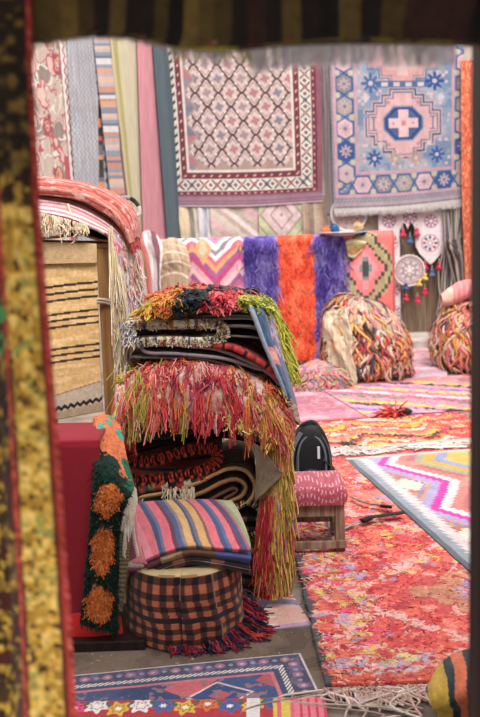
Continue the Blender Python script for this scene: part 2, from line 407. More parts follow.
def pat_pinkzig(U, V):
    x, y = U*92, V*56
    s = y + 22*tri(x/46+.1); k = np.floor(s/5.2)
    c = pick(k, ['#c46a8e', '#d78ba4', '#ece3e4', '#8a8794', '#ece3e4', '#cf6d7e', '#dca06c', '#a35c96', '#c24a72', '#d8a1ae', '#e2b8bb', '#a05688'])
    d = np.abs(x-30)/10+np.abs(y-40)/18; put(c, d < 1, '#d99aa2'); put(c, d < .6, '#e9e2e2'); put(c, d < .3, '#9b91a0')
    d = np.abs(x-52)/9+np.abs(y-14)/15; put(c, d < 1, '#dba57a'); put(c, d < .55, '#cfc4a6')
    return wear(c, U, V, .08, 20)
def pat_purpleorange(U, V):
    a, b = .335+.015*(fbm(V*14, U*0, 3)-.5), .685+.015*(fbm(V*14, U*0+4, 3)-.5)
    c = full(U, '#6c58b4'); n = fbm(U*18, V*9, 8); c[n > .56] = hx('#8b7bc4'); c[n < .42] = hx('#55429c')
    m = (U > a) & (U < b); put(c, m, '#ee5a3a'); put(c, m & (n > .58), '#f4754f'); put(c, m & (n < .4), '#df4a30')
    return c
def pat_coraldiamond(U, V):
    x, y = U*48, V*100
    c = full(U, '#e8736e'); X, Y = np.abs(x-20), np.abs(y-36); st = 3.0
    d = np.floor(X/st)*st*1.12+np.floor(Y/st)*st*.88
    put(c, d < 34, '#b5a176'); put(c, (d < 32) & (d > 28.5), '#4d4a44'); put(c, d < 25, '#a99a72'); put(c, d < 20.5, '#3f4643'); put(c, d < 18, '#ee7f7f'); put(c, d < 11, '#e7929a'); put(c, d < 6, '#7d8d88'); put(c, d < 2.8, '#454b4b')
    put(c, (y > 68) & (d > 34), '#e56a62'); put(c, (y > 72) & (d > 40) & (np.floor(y/6) % 3 == 0), '#e88d7c')
    put(c, (U > .95), '#c45a5a')
    return wear(c, U, V, .07, 18)
def pat_kilimfloor(s, t):   # s metres across, t metres along: rows of lozenges parted by serrated magenta and white zigzags
    b = s; saw = .030*((t*16) % 1); per = 1.0
    zz = tri((t-KT0)/per)                          # 1 where the near-edge lozenges are widest
    sm = .82-np.abs(s-.82)
    w = sm-.24-.26*zz+.022*((t*20) % 1)            # distance past the zigzag line
    c = full(s, '#a99bc6')
    for lo, col in ((-.40, '#c98f6a'), (-.30, '#b9766a'), (-.22, '#c9946e'), (-.14, '#a59cca'), (-.075, '#d833a2'), (-.015, '#ddd0d2'), (.05, '#c77a72'), (.12, '#b9656a'), (.175, '#9aa08a'), (.23, '#d0a24a'), (.32, '#8f95b8'), (.40, '#c9b05e')): put(c, w > lo, col)
    tc = np.abs(((t-KT0)/per+.5) % 1.0-.5)*per     # along from a lozenge centre
    core = (np.floor(np.abs(s-.22)/.03)*.03+np.floor(tc/.035)*.035*.75); put(c, (w < -.16) & (core < .16), '#b9705c'); put(c, (w < -.16) & (core < .10), '#e0d0bd')
    n = fbm(s*5, t*5, 6); g = (n > .66) & (w > .05) & (w < .2); put(c, g, '#cf8a80')
    put(c, (np.abs(w+.18) < .012) & (s > .14), '#8f7fb0')
    put(c, b < .135+saw, '#d3c8c9'); put(c, b < .070+saw, '#9299a5'); put(c, b < .035, '#5d636e')
    put(c, t < .05, '#cdbdb7')
    return wear(c*.95, s, t, .08, 14)
def pat_coralrug(s, t):     # s across 0.., t from the near end
    s0 = s; s = s+.035*(fbm(s*22, t*22, 51)-.5)*2; t = t+.035*(fbm(s0*22+7, t*22, 52)-.5)*2
    n = fbm(s*5, t*5, 41); n2 = fbm(s*13, t*13, 42); n3 = fbm(s*30, t*22, 43)
    c = full(s, '#dd5a50'); put(c, n > .55, '#d24a49'); put(c, n < .40, '#e4695a'); put(c, n3 > .66, '#b83a45'); put(c, n3 < .33, '#ea8373')
    dn = n2-.5
    X, Y = s-.80, t-.78                              # near medallion
    r = np.abs(X)/.62+np.abs(Y)/.66 + dn*.25
    put(c, np.abs(r-1.0) < .055, '#e2a9a2')
    put(c, r < .66, '#c8504f'); put(c, r < .52, '#c98468'); put(c, (r < .52) & (n3 > .55), '#b5765c')
    r2 = np.hypot(X-.05, Y*.9-.02)+dn*.1; put(c, r2 < .17, '#d39a94'); put(c, r2 < .115, '#d63e6b'); put(c, (r2 < .17) & (n3 < .42), '#8d83b8'); put(c, (np.abs(X-.12) < .05) & (np.abs(Y) < .10), '#e9d0d0')
    put(c, (np.hypot(X-.26, Y-.03) < .09) & (n2 > .45), '#dca750')
    X2, Y2 = s-.75, t-2.25
    r = np.abs(X2)/.6+np.abs(Y2)/.7+dn*.3; put(c, np.abs(r-1) < .06, '#dfa59e'); put(c, r < .55, '#cc7a68'); put(c, r < .3, '#b488a6')
    bd = np.minimum(s-.03, 9)                        # left border with blobs
    m = (s < .30+dn*.15)
    bl = hash2(np.floor(s/.034+n2*2), np.floor(t/.034+n*2), 9)
    cc = pick(np.floor(bl*13), ['#dd6058', '#e0a094', '#d9b86a', '#e6457f', '#b593ae', '#cf4a50', '#dd6058', '#e2b2a4', '#dd6058', '#c97a5a', '#e7a89c', '#d0625c', '#d8b25a', '#e05562'])
    mm = m & (n2 > .36); c[mm] = cc[mm]
    m2 = (t < .22+dn*.1); bl = hash2(np.floor(s/.032), np.floor(t/.035+n), 12); cc = pick(np.floor(bl*11), ['#d9a096', '#d85550', '#b9a5bc', '#d9604f', '#b99ab0', '#d9bd86', '#cf5a55', '#e0b8b0', '#c9434a', '#b5a36a', '#e28d80']); mm = m2 & (n2 > .3); c[mm] = cc[mm]
    put(c, t < .07, '#d8604f')
    sp = hash2(np.floor(s/.028), np.floor(t/.028), 31); put(c, (sp > .955) & (t > 1.0), '#d8b764'); put(c, (sp < .03) & (t > .9), '#a987a8'); put(c, (sp > .90) & (sp < .955), '#e6a39a'); put(c, (sp > .06) & (sp < .12), '#b53a44')
    put(c, s < .022, '#4d4a50')
    return np.clip(c, 0, 1)
def pat_yellowwave(s, t):
    z = t*1.0+.10*np.sin(s*9)+.07*tri(s*3.3)+.10*(fbm(s*5, t*5, 3)-.5)
    k = np.floor(z/.062+.35*(fbm(s*24, t*20, 5)-.5)*2)
    c = pick(k, ['#d9b04e', '#cf5c54', '#e2c9bb', '#dba34c', '#b84a4b', '#57443f', '#e0b863', '#d98f7e', '#cd7a45', '#e7cfb6', '#c9474a', '#dcb85a'])
    n = fbm(s*12, t*12, 8); put(c, n > .66, '#e07a76'); put(c, n < .3, '#d77f8c')
    put(c, (s > 1.05) & (n > .45), '#de5b58'); put(c, (np.hypot((s-.23)*1.0, t-.1) < .09) & (n > .42), '#3b3233')
    return c
def pat_pinkrug(s, t):
    n = fbm(s*6, t*6, 14); c = full(s, '#c98394'); put(c, n > .56, '#c0748a'); put(c, n < .42, '#d398a4')
    put(c, (np.abs(s-.42) < .20) & (np.abs(t-.72) < .40), '#ad6478'); put(c, np.abs(fbm(s*9, t*9, 5)-.5) < .02, '#dba9b0')
    put(c, (s > 1.0) & (fbm(s*16, t*16, 2) > .5), '#d97a74'); put(c, t < .06, '#c65c6e')
    return wear(c, s, t, .06, 8)
def pat_purpleyellow(s, t):
    z = (t*.9+s*.75)/.13+.6*(fbm(s*9, t*9, 5)-.5); k = np.floor(z)
    c = pick(k, ['#d4788f', '#dcc062', '#9a76b8', '#e2a0ae', '#4c4660', '#dcbf5a', '#db8a9a', '#7d8a76', '#c9607f', '#e3c7cb'])
    n = fbm(s*10, t*10, 9); put(c, n > .62, '#dd8ea4')
    return c
def pat_oldrug(s, t, W=1.12):       # s across, t away from the camera; brown margin, navy border, red field
    n = fbm(s*7, t*7, 3); n2 = fbm(s*30, t*30, 5)
    c = full(s, '#665344'); put(c, n > .55, '#705d4f'); put(c, n < .4, '#58463a')
    put(c, (fbm(s*40, t*40, 14) > .80), '#9c8772')
    di = np.minimum(W-s, .385-t)
    def b(m, col): put(c, m, col)
    b(di > 0, '#c3b6ba'); b(di > .008, '#42465f'); b((di > .012) & (n2 > .56), '#66587a')
    al = np.where(W-s < .385-t, t, s); q = (al % .085)-.0425; r = di-.045
    b((di > .012) & (np.hypot(q, r) < .020), '#9c6a82'); b((di > .012) & (np.hypot(q, r+.02*(n2-.5)) < .008), '#b9a3b2')
    b((di > .012) & (np.hypot(np.abs(q)-.0425, r) < .010), '#8f8ca4')
    b(di > .082, '#343748'); b((di > .085) & (((al+di*1.5) % .022) < .013), '#ddd2cf'); b(di > .108, '#3e4868')
    f = di > .13
    x, y = s-.2, t
    k = np.floor((s+.1*tri(t*5))/.17); cc = pick(k, ['#3a4a72', '#3a4a72', '#404f76', '#35446c', '#c8606a', '#3d4f7d', '#b9545f', '#6f7561', '#cc6e74']); c[f] = cc[f]
    dd = np.abs(s-.78)/.10+np.abs(t-.12)/.08; b(f & (dd < 1.25), '#d8c3be'); b(f & (dd < 1.1), '#34467a'); b(f & (dd < .45), '#a9545f')
    b(f & (n2 > .66), '#8d6b74')
    b(f & (di < .145) , '#c9727a')
    return wear(c, s, t, .08, 10)
def pat_flowers(s, t):      # s 0..1 along the strip, t metres from its far edge
    x = s*1.0; c = full(s, '#b8323f'); w = .085; k = np.floor(x/w); q = (x-k*w-w/2)*.95; r = t-.045+.012*np.sin(k*2.3)
    cols = ['#e34a86', '#e2c04a', '#3f8f9c', '#e8e0e0', '#d9703a', '#3d62a6', '#e667a0', '#dcb23e']
    a = np.arctan2(r, q); d = np.hypot(q, r)*(1+.25*np.cos(a*6+k)); cc = pick(k*3+(hash2(k.astype(int), k.astype(int)*0, 3)*3), cols)
    m = d < .040; c[m] = cc[m]; put(c, d < .011, '#f0e6d8'); put(c, (d > .018) & (d < .022), '#7a2438')
    put(c, np.hypot(np.abs(q)-w/2, r+.02) < .014, '#2f6a56')
    m = (s > .80); put(c, m, '#d9c24e'); put(c, m & (np.floor(s/.016) % 3 == 0), '#e2607a'); put(c, s > .88, '#e7788c'); put(c, (s > .88) & (np.floor(s/.010) % 3 == 0), '#c93c4c')
    put(c, (s > .70) & (s < .75), '#e0d9d8')
    return c
def pat_plaid(U, V):
    x, y = U*44, V*15
    a = (np.floor(x) % 2 == 0); b = (np.floor(y) % 2 == 0)
    c = full(U, '#a85a40'); put(c, a ^ b, '#552c26'); put(c, a & b, '#1d181f'); put(c, ~a & ~b, '#b46446')
    put(c, (np.floor(x) % 12 == 5) & ((x % 1) < .22), '#94705f')
    put(c, (np.floor(y) % 7 == 6), '#2a2028')
    return wear(c, U, V, .1, 40)
def pat_stripecloth(U, V):   # stripes run along V
    cols = [(0.05, '#e0899a'), (.14, '#d9707c'), (.185, '#4a5274'), (.215, '#5e6f93'), (.30, '#d96a7a'), (.335, '#6a3c50'), (.385, '#4e5a80'), (.415, '#8a7a80'), (.48, '#d0a26b'), (.505, '#454f70'), (.535, '#6f6a78'), (.60, '#cf9e66'), (.625, '#7b5a58'), (.70, '#d96b78'), (.745, '#4a5478'), (.775, '#596b96'), (.835, '#da6e7c'), (.86, '#7a3a52'), (.905, '#485376'), (.93, '#b0577f'), (.97, '#8f9a6c'), (1.1, '#a9a78a')]
    c = full(U, cols[-1][1]); U0 = U; U = np.clip(U-.32*np.minimum(V, .52)+.10, 0, 1)
    for lim, col in reversed(cols[:-1]): put(c, U < lim, col)
    return wear(c, U, V, .08, 30)
def pat_tankilim(U, V):
    x, y = U*62, V*176; y = y+.10*(x-40)
    c = full(U, '#c9a877'); n = fbm(U*5, V*60, 3); c[n > .55] = hx('#c2a06c'); c[n < .42] = hx('#d2b384')
    for y0 in (44, 71, 105):
        for k in range(3):
            put(c, np.abs(y-y0-6.4*k-.3*np.sin(x/9)) < 1.15, '#3a2a22')
    put(c, (y+.2*(x-40) > 149), '#b3a597'); put(c, np.abs(y+.2*(x-40)-149) < .7, '#8d7a66')
    zz = (y-161-3*tri(x/4)); put(c, (zz > 0) & (zz < 4), '#2d2420')
    put(c, y > 168, '#a58f77')
    return wear(c, U, V, .05, 40)
def pat_ikat(U, V):
    n = fbm(U*9, V*16, 4); n2 = fbm(U*14, V*22, 6)
    c = full(U, '#d8b3b5'); put(c, n > .56, '#cf8794'); put(c, n < .42, '#e9dcdb'); put(c, n2 > .64, '#c25a74'); put(c, n2 < .34, '#8f9fbc'); put(c, (np.abs(n2-.5) < .025), '#d9c08a')
    return c
def pat_orangeflower(U, V):
    x, y = U*36, V*215
    n = fbm(x/5, y/5, 8)-.5
    c = full(U, '#143027'); put(c, fbm(x/3, y/3, 9) > .6, '#0e211c')
    top = y+ n*14
    put(c, (top < 62), '#d9764a'); 
    for (fx, fy, r) in ((20, 18, 6), (26, 6, 5), (10, 26, 6), (33, 30, 5)): put(c, np.hypot(x-fx, (y-fy))+n*8 < r, '#4ba08a')
    put(c, (x > 20) & (top > 62) & (top < 80) & (x+n*10 > 24), '#d9764a'); put(c, (x > 29+n*6) & (y > 55) & (y < 92), '#1c6b4d')
    for fy in (112, 152, 192):
        d = np.maximum(np.abs(x-17)*1.05, np.abs(y-fy)*.85); d = np.maximum(d, (np.abs(x-17)+np.abs(y-fy))*.66)+n*6
        put(c, d < 13.5, '#cf6a2e'); put(c, (d < 11) & (fbm(x/2, y/2, 3) > .55), '#e08a44')
    return c
def pat_frontleft(U, V):     # dark carpet with a mottled yellow border and a red bound edge
    x, y = U*90, V*700
    n = fbm(x/8, y/8, 11); n2 = fbm(x/16, y/14, 12); n3 = fbm(x/4, y/5, 13)
    c = full(U, '#2a1a14'); put(c, n2 > .5, '#3e2c16'); put(c, n > .60, '#7a5e24'); put(c, (n > .62) & (n3 > .5), '#a8842e'); put(c, (n3 > .66) & (y > 420), '#c9a53c')
    put(c, (y > 420) & (n2 < .42), '#4a1f18')
    band = (x > 60-6*(V < .45)) & (x < 82) & (y > 196+24*n2)
    put(c, band, '#c79d3c'); put(c, band & (n3 > .60), '#d6b562'); put(c, band & (n < .40), '#9f7828'); put(c, band & (n3 < .36), '#5a4022'); put(c, band & (n3 < .30), '#3a2818'); put(c, band & (n > .66) & (n3 < .5), '#8f8c46')
    put(c, (x > 52) & (x < 58) & (y > 196), '#8a2e24'); put(c, (x > 53) & (x < 57) & (y > 196) & (n3 > .5), '#c04e38')
    put(c, (np.hypot((x-44)*.9, (y-295)*.5) < 12) & (n > .4), '#3f8a4c')
    put(c, (np.hypot((x-36), (y-265)*.5) < 9) & (n > .4), '#c2402f')
    put(c, (x > 82), '#5a241c'); put(c, x > 85.5, '#a8342e'); put(c, (x > 87) & ((y % 8) < 3), '#c05a4c')
    mm = (y < 190) & (x < 84.5); put(c, mm, '#211710'); put(c, mm & (n > .54), '#4a3a18'); put(c, mm & (n > .64), '#6a5426')
    return c
def pat_valance(U, V):
    x = U*500; n = fbm(x/12, V*3, 3)
    k = np.floor(x/17); h = hash2(k.astype(int), k.astype(int)*0, 8)
    c = pick(np.floor(h*7), ['#1a120e', '#4a3a1a', '#100c0a', '#2b1712', '#5a471e', '#3a2c12', '#17110d'])
    put(c, (V > .80) & (n > .45), '#5a4a1c'); put(c, (V > .86) & (n < .4), '#3a1c16'); 
    q = (x % 75)-37; kk = np.floor(x/75); on = hash2(kk.astype(int), kk.astype(int)*0, 5) > .45; put(c, on & (np.hypot(q+8*np.sin(kk*5), (V-.45)*60) < 2.6), '#a89484'); put(c, (np.hypot(q+9, (V-.5-.1*np.sin(kk*3))*60) < 3.6), '#7a3222')
    put(c, (x > 225) & (x < 290) & (V > .78) & (n > .5), '#8a7a28')
    return c
# ------------------------------------------------------------------ strand helpers
def hang(roots, d0, L, g=0.3, K=6, wig=.12):
    roots = np.asarray(roots, float); N = len(roots); d0 = np.broadcast_to(np.asarray(d0, float), (N, 3)); L = np.broadcast_to(L, (N,))
    t = np.linspace(0, 1, K)[None, :, None]
    p = roots[:, None] + d0[:, None]*L[:, None, None]*t + np.array([0, 0, -1.0])*g*L[:, None, None]*t*t
    a = rng.normal(size=(N, 1, 3)); b = rng.normal(size=(N, 1, 3)); f = rng.uniform(2, 6, size=(N, 1, 1))
    return p + wig*L[:, None, None]*t*(a*np.sin(f*t) + b*np.sin(f*1.9*t+1))*.6
def edge_pts(A, B, n): 
    t = (np.arange(n)+rng.uniform(-.3, .3, n)+.5)/n
    if callable(A): return A(t)
    return np.array(A)+(np.array(B)-np.array(A))*t[:, None]
def taper(K, r, tip=.5): return r*np.linspace(1, tip, K)
TOP = []
# ================================================================== SETTING
fl = box('floor', (-6, -3, -.12), (6, 14, 0), M_FLOOR, bevel=0); struct(fl)
YB = 12.3
def wall_box(name, lo, hi, mat): return struct(box(name, lo, hi, mat, bevel=0))
DX0, DX1 = P(392, 300, YB)[0], P(452, 300, YB)[0]
DZT = 2.05
# back wall built round the doorway
def wall_back():
    bm = bmesh.new()
    for lo, hi in (((-3.6, YB, 0), (DX0, YB+.25, 4.4)), ((DX1, YB, 0), (4.2, YB+.25, 4.4)), ((DX0, YB, DZT), (DX1, YB+.25, 4.4)), ((DX0, YB, 0), (DX1, YB+.25, .15))):
        lo, hi = np.array(lo), np.array(hi)
        r = bmesh.ops.create_cube(bm, size=1); bmesh.ops.scale(bm, vec=hi-lo, verts=r['verts']); bmesh.ops.translate(bm, vec=(lo+hi)/2, verts=r['verts'])
    me = bpy.data.meshes.new('wall_back'); bm.to_mesh(me); bm.free()
    return struct(link(me, 'wall_back', M_PLASTER, None))
wall_back()
# door of upright boards
bm = bmesh.new(); nb = 5
for k in range(nb):
    x0 = DX0+(DX1-DX0)*k/nb+.004; x1 = DX0+(DX1-DX0)*(k+1)/nb-.004
    r = bmesh.ops.create_cube(bm, size=1); bmesh.ops.scale(bm, vec=(x1-x0, .04, DZT-.15), verts=r['verts']); bmesh.ops.translate(bm, vec=((x0+x1)/2, YB+.10, (DZT+.15)/2), verts=r['verts'])
for z in (.45, 1.25, 1.9):
    r = bmesh.ops.create_cube(bm, size=1); bmesh.ops.scale(bm, vec=(DX1-DX0-.02, .03, .09), verts=r['verts']); bmesh.ops.translate(bm, vec=((DX0+DX1)/2, YB+.135, z), verts=r['verts'])
me = bpy.data.meshes.new('door_1'); bm.to_mesh(me); bm.free(); struct(link(me, 'door_1', M_DOORWOOD, None))
struct(box('trim_1', (DX0-.09, YB-.03, .15), (DX0, YB, DZT), M_DOORWOOD))
struct(box('trim_2', (DX1, YB-.03, .15), (DX1+.09, YB, DZT), M_DOORWOOD))
st = struct(box('trim_3', (DX0-.45, YB-.72, 0), (DX1+.5, YB-.002, .15), M_STONE, bevel=.02))
# side wall running away at a slant, and the yard's other side
def slant(name, A, B, th, h, mat):
    A, B = np.array(A), np.array(B); d = (B-A)/np.linalg.norm(B-A); n = np.array([-d[1], d[0]])*th
    V = [(*A, 0), (*B, 0), (*(B+n), 0), (*(A+n), 0), (*A, h), (*B, h), (*(B+n), h), (*(A+n), h)]
    return struct(mesh_any(name, V, [(0, 3, 2, 1), (4, 5, 6, 7), (0, 1, 5, 4), (1, 2, 6, 5), (2, 3, 7, 6), (3, 0, 4, 7)], None, mat, smooth=False))
WA, WB = np.array([-2.15, 9.6]), np.array([-.80, 12.35])
slant('wall_left', WA-1.6*(WB-WA)/np.linalg.norm(WB-WA)*1.6, WB, .2, 4.4, M_PLASTER)
wall_box('wall_right', (3.9, 2.2, 0), (4.1, 12.3, 3.6), M_PLASTER)
# front building round the opening, its unseen height added to shade the pile
def wall_front_shade():
    bm = bmesh.new()
    for lo, hi in (((-2.2, 1.62, 0), (-.46, 1.8, 3.5)), ((.46, 1.62, 0), (2.4, 1.8, 3.5)), ((-.46, 1.62, 2.25), (.46, 1.8, 3.5))):
        lo, hi = np.array(lo), np.array(hi)
        r = bmesh.ops.create_cube(bm, size=1); bmesh.ops.scale(bm, vec=hi-lo, verts=r['verts']); bmesh.ops.translate(bm, vec=(lo+hi)/2, verts=r['verts'])
    me = bpy.data.meshes.new('wall_front_shade'); bm.to_mesh(me); bm.free()
    return struct(link(me, 'wall_front_shade', M_CEIL, None))
wall_front_shade()
struct(box('ceiling_shade', (-2.2, .15, 2.75), (2.4, 1.8, 2.87), M_CEIL, bevel=0))  # unseen slab added to cut the light on the front hangings
jx = P(469.5, 360, 1.57)[0]
struct(box('trim_4', (jx, 1.50, 0), (jx+.12, 1.57, 2.75), M_DARKWOOD, bevel=.004))
# ================================================================== FRONT HANGINGS
YF = 1.5
rows = []
for py, x0, x1 in ((-40, -60, 28), (45, -60, 31.5), (190, -55, 38.5), (330, -50, 49), (450, -45, 58.5), (560, -40, 66), (640, -38, 71.5), (760, -36, 79)):
    rows.append([P(x0, py, YF-.02), P((x0+x1)/2-8, py, YF+.01), P((x0+x1)/2+12, py, YF-.015), P(x1, py, YF)])
fr = surf('hanging_carpet', ctrl(rows), 90, 500, pat_frontleft, .010, M_PILE, wob=.003, wsc=14)
tag(fr, 'dark carpet with mottled yellow border and red bound edge hanging beside the opening', 'carpet')
E = ctrl(rows)
e = E(np.ones(260), np.linspace(.05, .98, 260))
mesh_strs = strands('edge_binding', hang(e+np.array([-.004, -.006, 0]), (.007, -.004, -.006), rng.uniform(.7, 1.2, 260), 0, 4, .0), np.full((260, 4), .0022), jit(choose(260, ['#b23c34', '#c4564a', '#8e2a28']), 260), M_YARN, fr)
kn = e[[120, 165]] if False else None
vr = [[P(-50, -170, YF+.03), P(100, -170, YF+.03), P(210, -170, YF+.03), P(340, -170, YF+.03), P(530, -170, YF+.03)],
      [P(-50, -60, YF+.02), P(100, -60, YF+.02), P(210, -60, YF+.03), P(340, -60, YF+.02), P(530, -60, YF+.02)],
      [P(-20, 30, YF+.02), P(100, 25, YF+.02), P(210, 30, YF+.02), P(340, 30, YF+.02), P(500, 30, YF+.02)],
      [P(-20, 58, YF+.02), P(95, 33, YF+.02), P(205, 51, YF+.02), P(340, 42, YF+.02), P(500, 47, YF+.02)]]
va = surf('valance_rug', ctrl(vr), 400, 110, lambda U, V: pat_valance(U, np.clip((V-.62)/.38, 0, 1)), .010, M_PILE, wob=.003, wsc=9)
tag(va, 'dark striped rug with grey fringe hanging across the top of the opening', 'rug')
VE = ctrl(vr)
def vfr(u0, u1, n, L0, L1, cols):
    u = rng.uniform(u0, u1, n); r = VE(u, np.full(n, .985)); r[:, 1] += .002
    return hang(r, (0, .02, -.9), rng.uniform(L0, L1, n), .1, 5, .10), jit(choose(n, cols), n, .05)
a, ca = vfr(.59, .93, 520, .026, .038, ['#fff8fa', '#f6eef1', '#ffffff', '#ece4e8']); b_, cb = vfr(.42, .60, 140, .010, .024, ['#eae4e6', '#f2ecee', '#cfc878']); c_, cc_ = vfr(.10, .42, 240, .005, .010, ['#f0e6e0', '#d8c8bc'])
strands('fringe', np.concatenate([a, b_, c_]), np.tile(taper(5, .0016), (len(a)+len(b_)+len(c_), 1)), np.concatenate([ca, cb, cc_]), M_FRINGE, va)
# ================================================================== BACK WALL HANGINGS, haze put into their paler colours
YW = YB-.05
def wall_hang(name, pts, nu, nv, pat, label, cat, Y=YW, thick=.012, wob=.012, mat=M_WOOL, group=None):
    """pts: rows of pixel points, top to bottom"""
    o = surf(name, ctrl([[P(x, y, Y-.02*math.sin(3*i+2*j)) for i, (x, y) in enumerate(r)] for j, r in enumerate(pts)]), nu, nv, pat, thick, mat, wob=wob, wsc=4)
    return tag(o, label, cat, group)
hc = wall_hang('wall_carpet', [[(163, 40), (240, 40), (320, 42)], [(169, 124), (245, 123.5), (322, 122)], [(174.5, 207), (250, 206.5), (322.5, 202)]], 320, 330, lambda U, V: pat_hexcarpet(U, V)*.90, 'pale carpet with a lattice of small hexagons and dark red border on the back wall', 'carpet')
mc = wall_hang('wall_carpet', [[(329, 42), (396, 42), (464, 44)], [(331.5, 127.5), (398, 126), (463, 123.5)], [(334, 213), (400, 210), (462, 203)]], 300, 330, lambda U, V: pat_medallion(U, V)*.90, 'blue and pink carpet with a stepped cross medallion hung on the back wall', 'carpet', Y=YW-.12)
for o, ya, c0 in ((hc, YW, '#cbb3bb'), (mc, YW-.08, '#d9d2d2')):
    pass
wr = np.concatenate([np.linspace(P(334.5, 212, YW-.13), P(400, 209.5, YW-.13), 130), np.linspace(P(400, 209.5, YW-.13), P(462, 203, YW-.13), 130)])
strands('fringe', hang(wr, (0, 0, -1), rng.uniform(.04, .07, 260), 0, 4, .1), taper(4, .006), jit(choose(260, ['#d8d2d0', '#c9c0bf']), 260, .03), M_YARN, mc)
wall_hang('hanging_rug', [[(461, 60), (478, 60)], [(461, 130), (479, 130)], [(462, 200), (479, 200)], [(465, 285), (480, 285)]], 40, 160, lambda U, V: np.where((fbm(U*16, V*90, 3) > .55)[:, None], hx('#c45a40'), np.where((fbm(U*16, V*90, 7) > .6)[:, None], hx('#e9a07c'), hx('#e4714f'))), 'speckled orange rug hanging at the corner past the blue carpet', 'rug', Y=YW-.2, mat=M_PILE)
# pale cloths seen below the two big carpets
low = [
 ('hanging_kilim', [(176, 195), (197, 195)], [(184, 262), (203, 262)], pat_edges([(.5, '#d9c3a2'), (.75, '#8d857c'), (2, '#cfc3b4')]), 'tan cloth with a dark strip hanging under the hexagon carpet beside the slate blue cloth'),
 ('hanging_kilim', [(197, 195), (210, 195)], [(201, 262), (213, 262)], pat_edges([(.4, '#d5d0d4'), (.7, '#aeb3c0'), (2, '#ddd4d4')]), 'narrow white and pale blue cloth hanging under the hexagon carpet'),
 ('hanging_kilim', [(209, 195), (262, 195)], [(213, 262), (262, 262)], lambda U, V: wear(pick(np.floor((V*1.3-U*.8+2)*9), ['#cdbfb2', '#d8a9b0', '#cbbcae', '#c3b3a8', '#e0cccb', '#b9a396', '#d3c4b8']), U, V, .06, 20), 'pale kilim with diagonal pink stripes hanging under the hexagon carpet'),
 ('hanging_kilim', [(258, 195), (304, 195)], [(260, 262), (305, 262)], lambda U, V: wear(np.where(((np.abs(U-.5)+np.abs(V-.3)*1.2) % .22 < .05)[:, None], hx('#b3888f'), np.where((np.abs(U-.5)+np.abs(V-.3)*1.2 < .42)[:, None], hx('#d3bcbb'), hx('#b9c29a'))), U, V, .08, 20), 'pale green cloth with a pinkish diamond hanging under the hexagon carpet'),
 ('hanging_kilim', [(302, 195), (336, 195)], [(304, 262), (338, 262)], pat_bands(['#b39b88', '#a58c79', '#c4b1a0', '#8f7a6b', '#b7a596'], 12, 4, True), 'brownish striped cloth hanging in the gap between the two big wall carpets'),
 ('hanging_kilim', [(322, 50), (331, 50)], [(327, 215), (336, 215)], pat_bands(['#9a8d90', '#8d8085', '#a89ca0'], 5, 2, True), 'thin grey mauve cloth edge between the two big wall carpets'),
 ('hanging_kilim', [(332, 195), (384, 195)], [(334, 262), (386, 262)], pat_plain('#a39284', .12, 20), 'dull beige cloth behind the white hoop under the blue carpet'),
]
for k, (n, t0, b0, pt, lb) in enumerate(low):
    wall_hang(n, [t0, [((t0[i][0]+b0[i][0])/2, (t0[i][1]+b0[i][1])/2) for i in (0, 1)], b0], 70, 90, pt, lb, 'kilim', Y=YW+(.02 if k != 5 else -.0), wob=.02, thick=.008, group='pale cloths under the big carpets')
# rugs on the slanting wall
wd = (WB-WA)/np.linalg.norm(WB-WA); wn = np.array([wd[1], -wd[0]])
def SW(px, py, off=.03):
    d = ray(px, py); A = WA+wn*off
    # intersect with the slanting wall's plane
    s = np.dot(A, np.array([wn[0], wn[1]]))/(d[0]*wn[0]+d[1]*wn[1])
    return np.array([0, 0, EYE])+d*s
def side_hang(name, tl, tr, bl, br, nu, nv, pat, label, cat, off, mat=M_WOOL, group=None):
    rows = []
    for t in np.linspace(0, 1, 5):
        row = []
        for s in np.linspace(0, 1, 5):
            x = (tl[0]*(1-s)+tr[0]*s)*(1-t)+(bl[0]*(1-s)+br[0]*s)*t; y = (tl[1]*(1-s)+tr[1]*s)*(1-t)+(bl[1]*(1-s)+br[1]*s)*t
            row.append(SW(x, y, off+.012*math.sin(4*s+t*2)))
        rows.append(row)
    return tag(surf(name, ctrl(rows), nu, nv, pat, .012, mat), label, cat, group)
gs = 'rugs and cloths on the slanting wall'
side_hang('wall_carpet', (28, 30), (69, 36), (42, 260), (81, 255), 110, 320, pat_vines, 'pale carpet with curling vines and red rosettes on the slanting wall', 'carpet', .04)
side_hang('wall_kilim', (66, 34), (103, 34), (79, 255), (124, 250), 110, 320, pat_greykilim, 'blue grey kilim with fine diamond border on the slanting wall', 'kilim', .05)
side_hang('wall_kilim', (92, 100), (106, 100), (104, 255), (118, 255), 30, 140, pat_bands(['#2b2526', '#c9553a', '#38302e', '#2b2526', '#6b6a78', '#d98a5a', '#2b2526'], 34, 11), 'black and orange banded strip behind the blue grey kilim', 'kilim', .035)
side_hang('wall_kilim', (93, 34), (108, 34), (118, 262), (134, 262), 40, 260, pat_bands(['#8b95a8', '#cf9f86', '#a8acb8', '#7d879e', '#d9b39c', '#b2b3bd', '#8a8f9a', '#c98d78', '#66708a', '#d6d2d4', '#b98a74'], 74, 6), 'kilim strip with narrow blue grey and peach bands on the slanting wall', 'kilim', .08)
side_hang('hanging_cloth', (105, 34), (139, 34), (138, 300), (152, 300), 60, 120, pat_edges([(.10, '#6b5048'), (.2, '#bdb190'), (.32, '#a9a05c'), (2, '#c3bb9e')]), 'cream olive cloth hanging in long folds on the slanting wall', 'cloth', .06, M_FINE, gs)
side_hang('hanging_cloth', (137, 34), (156, 34), (146, 300), (170, 300), 50, 120, pat_plain('#c98590'), 'plain pink cloth hanging on the slanting wall', 'cloth', .09, M_FINE, gs)
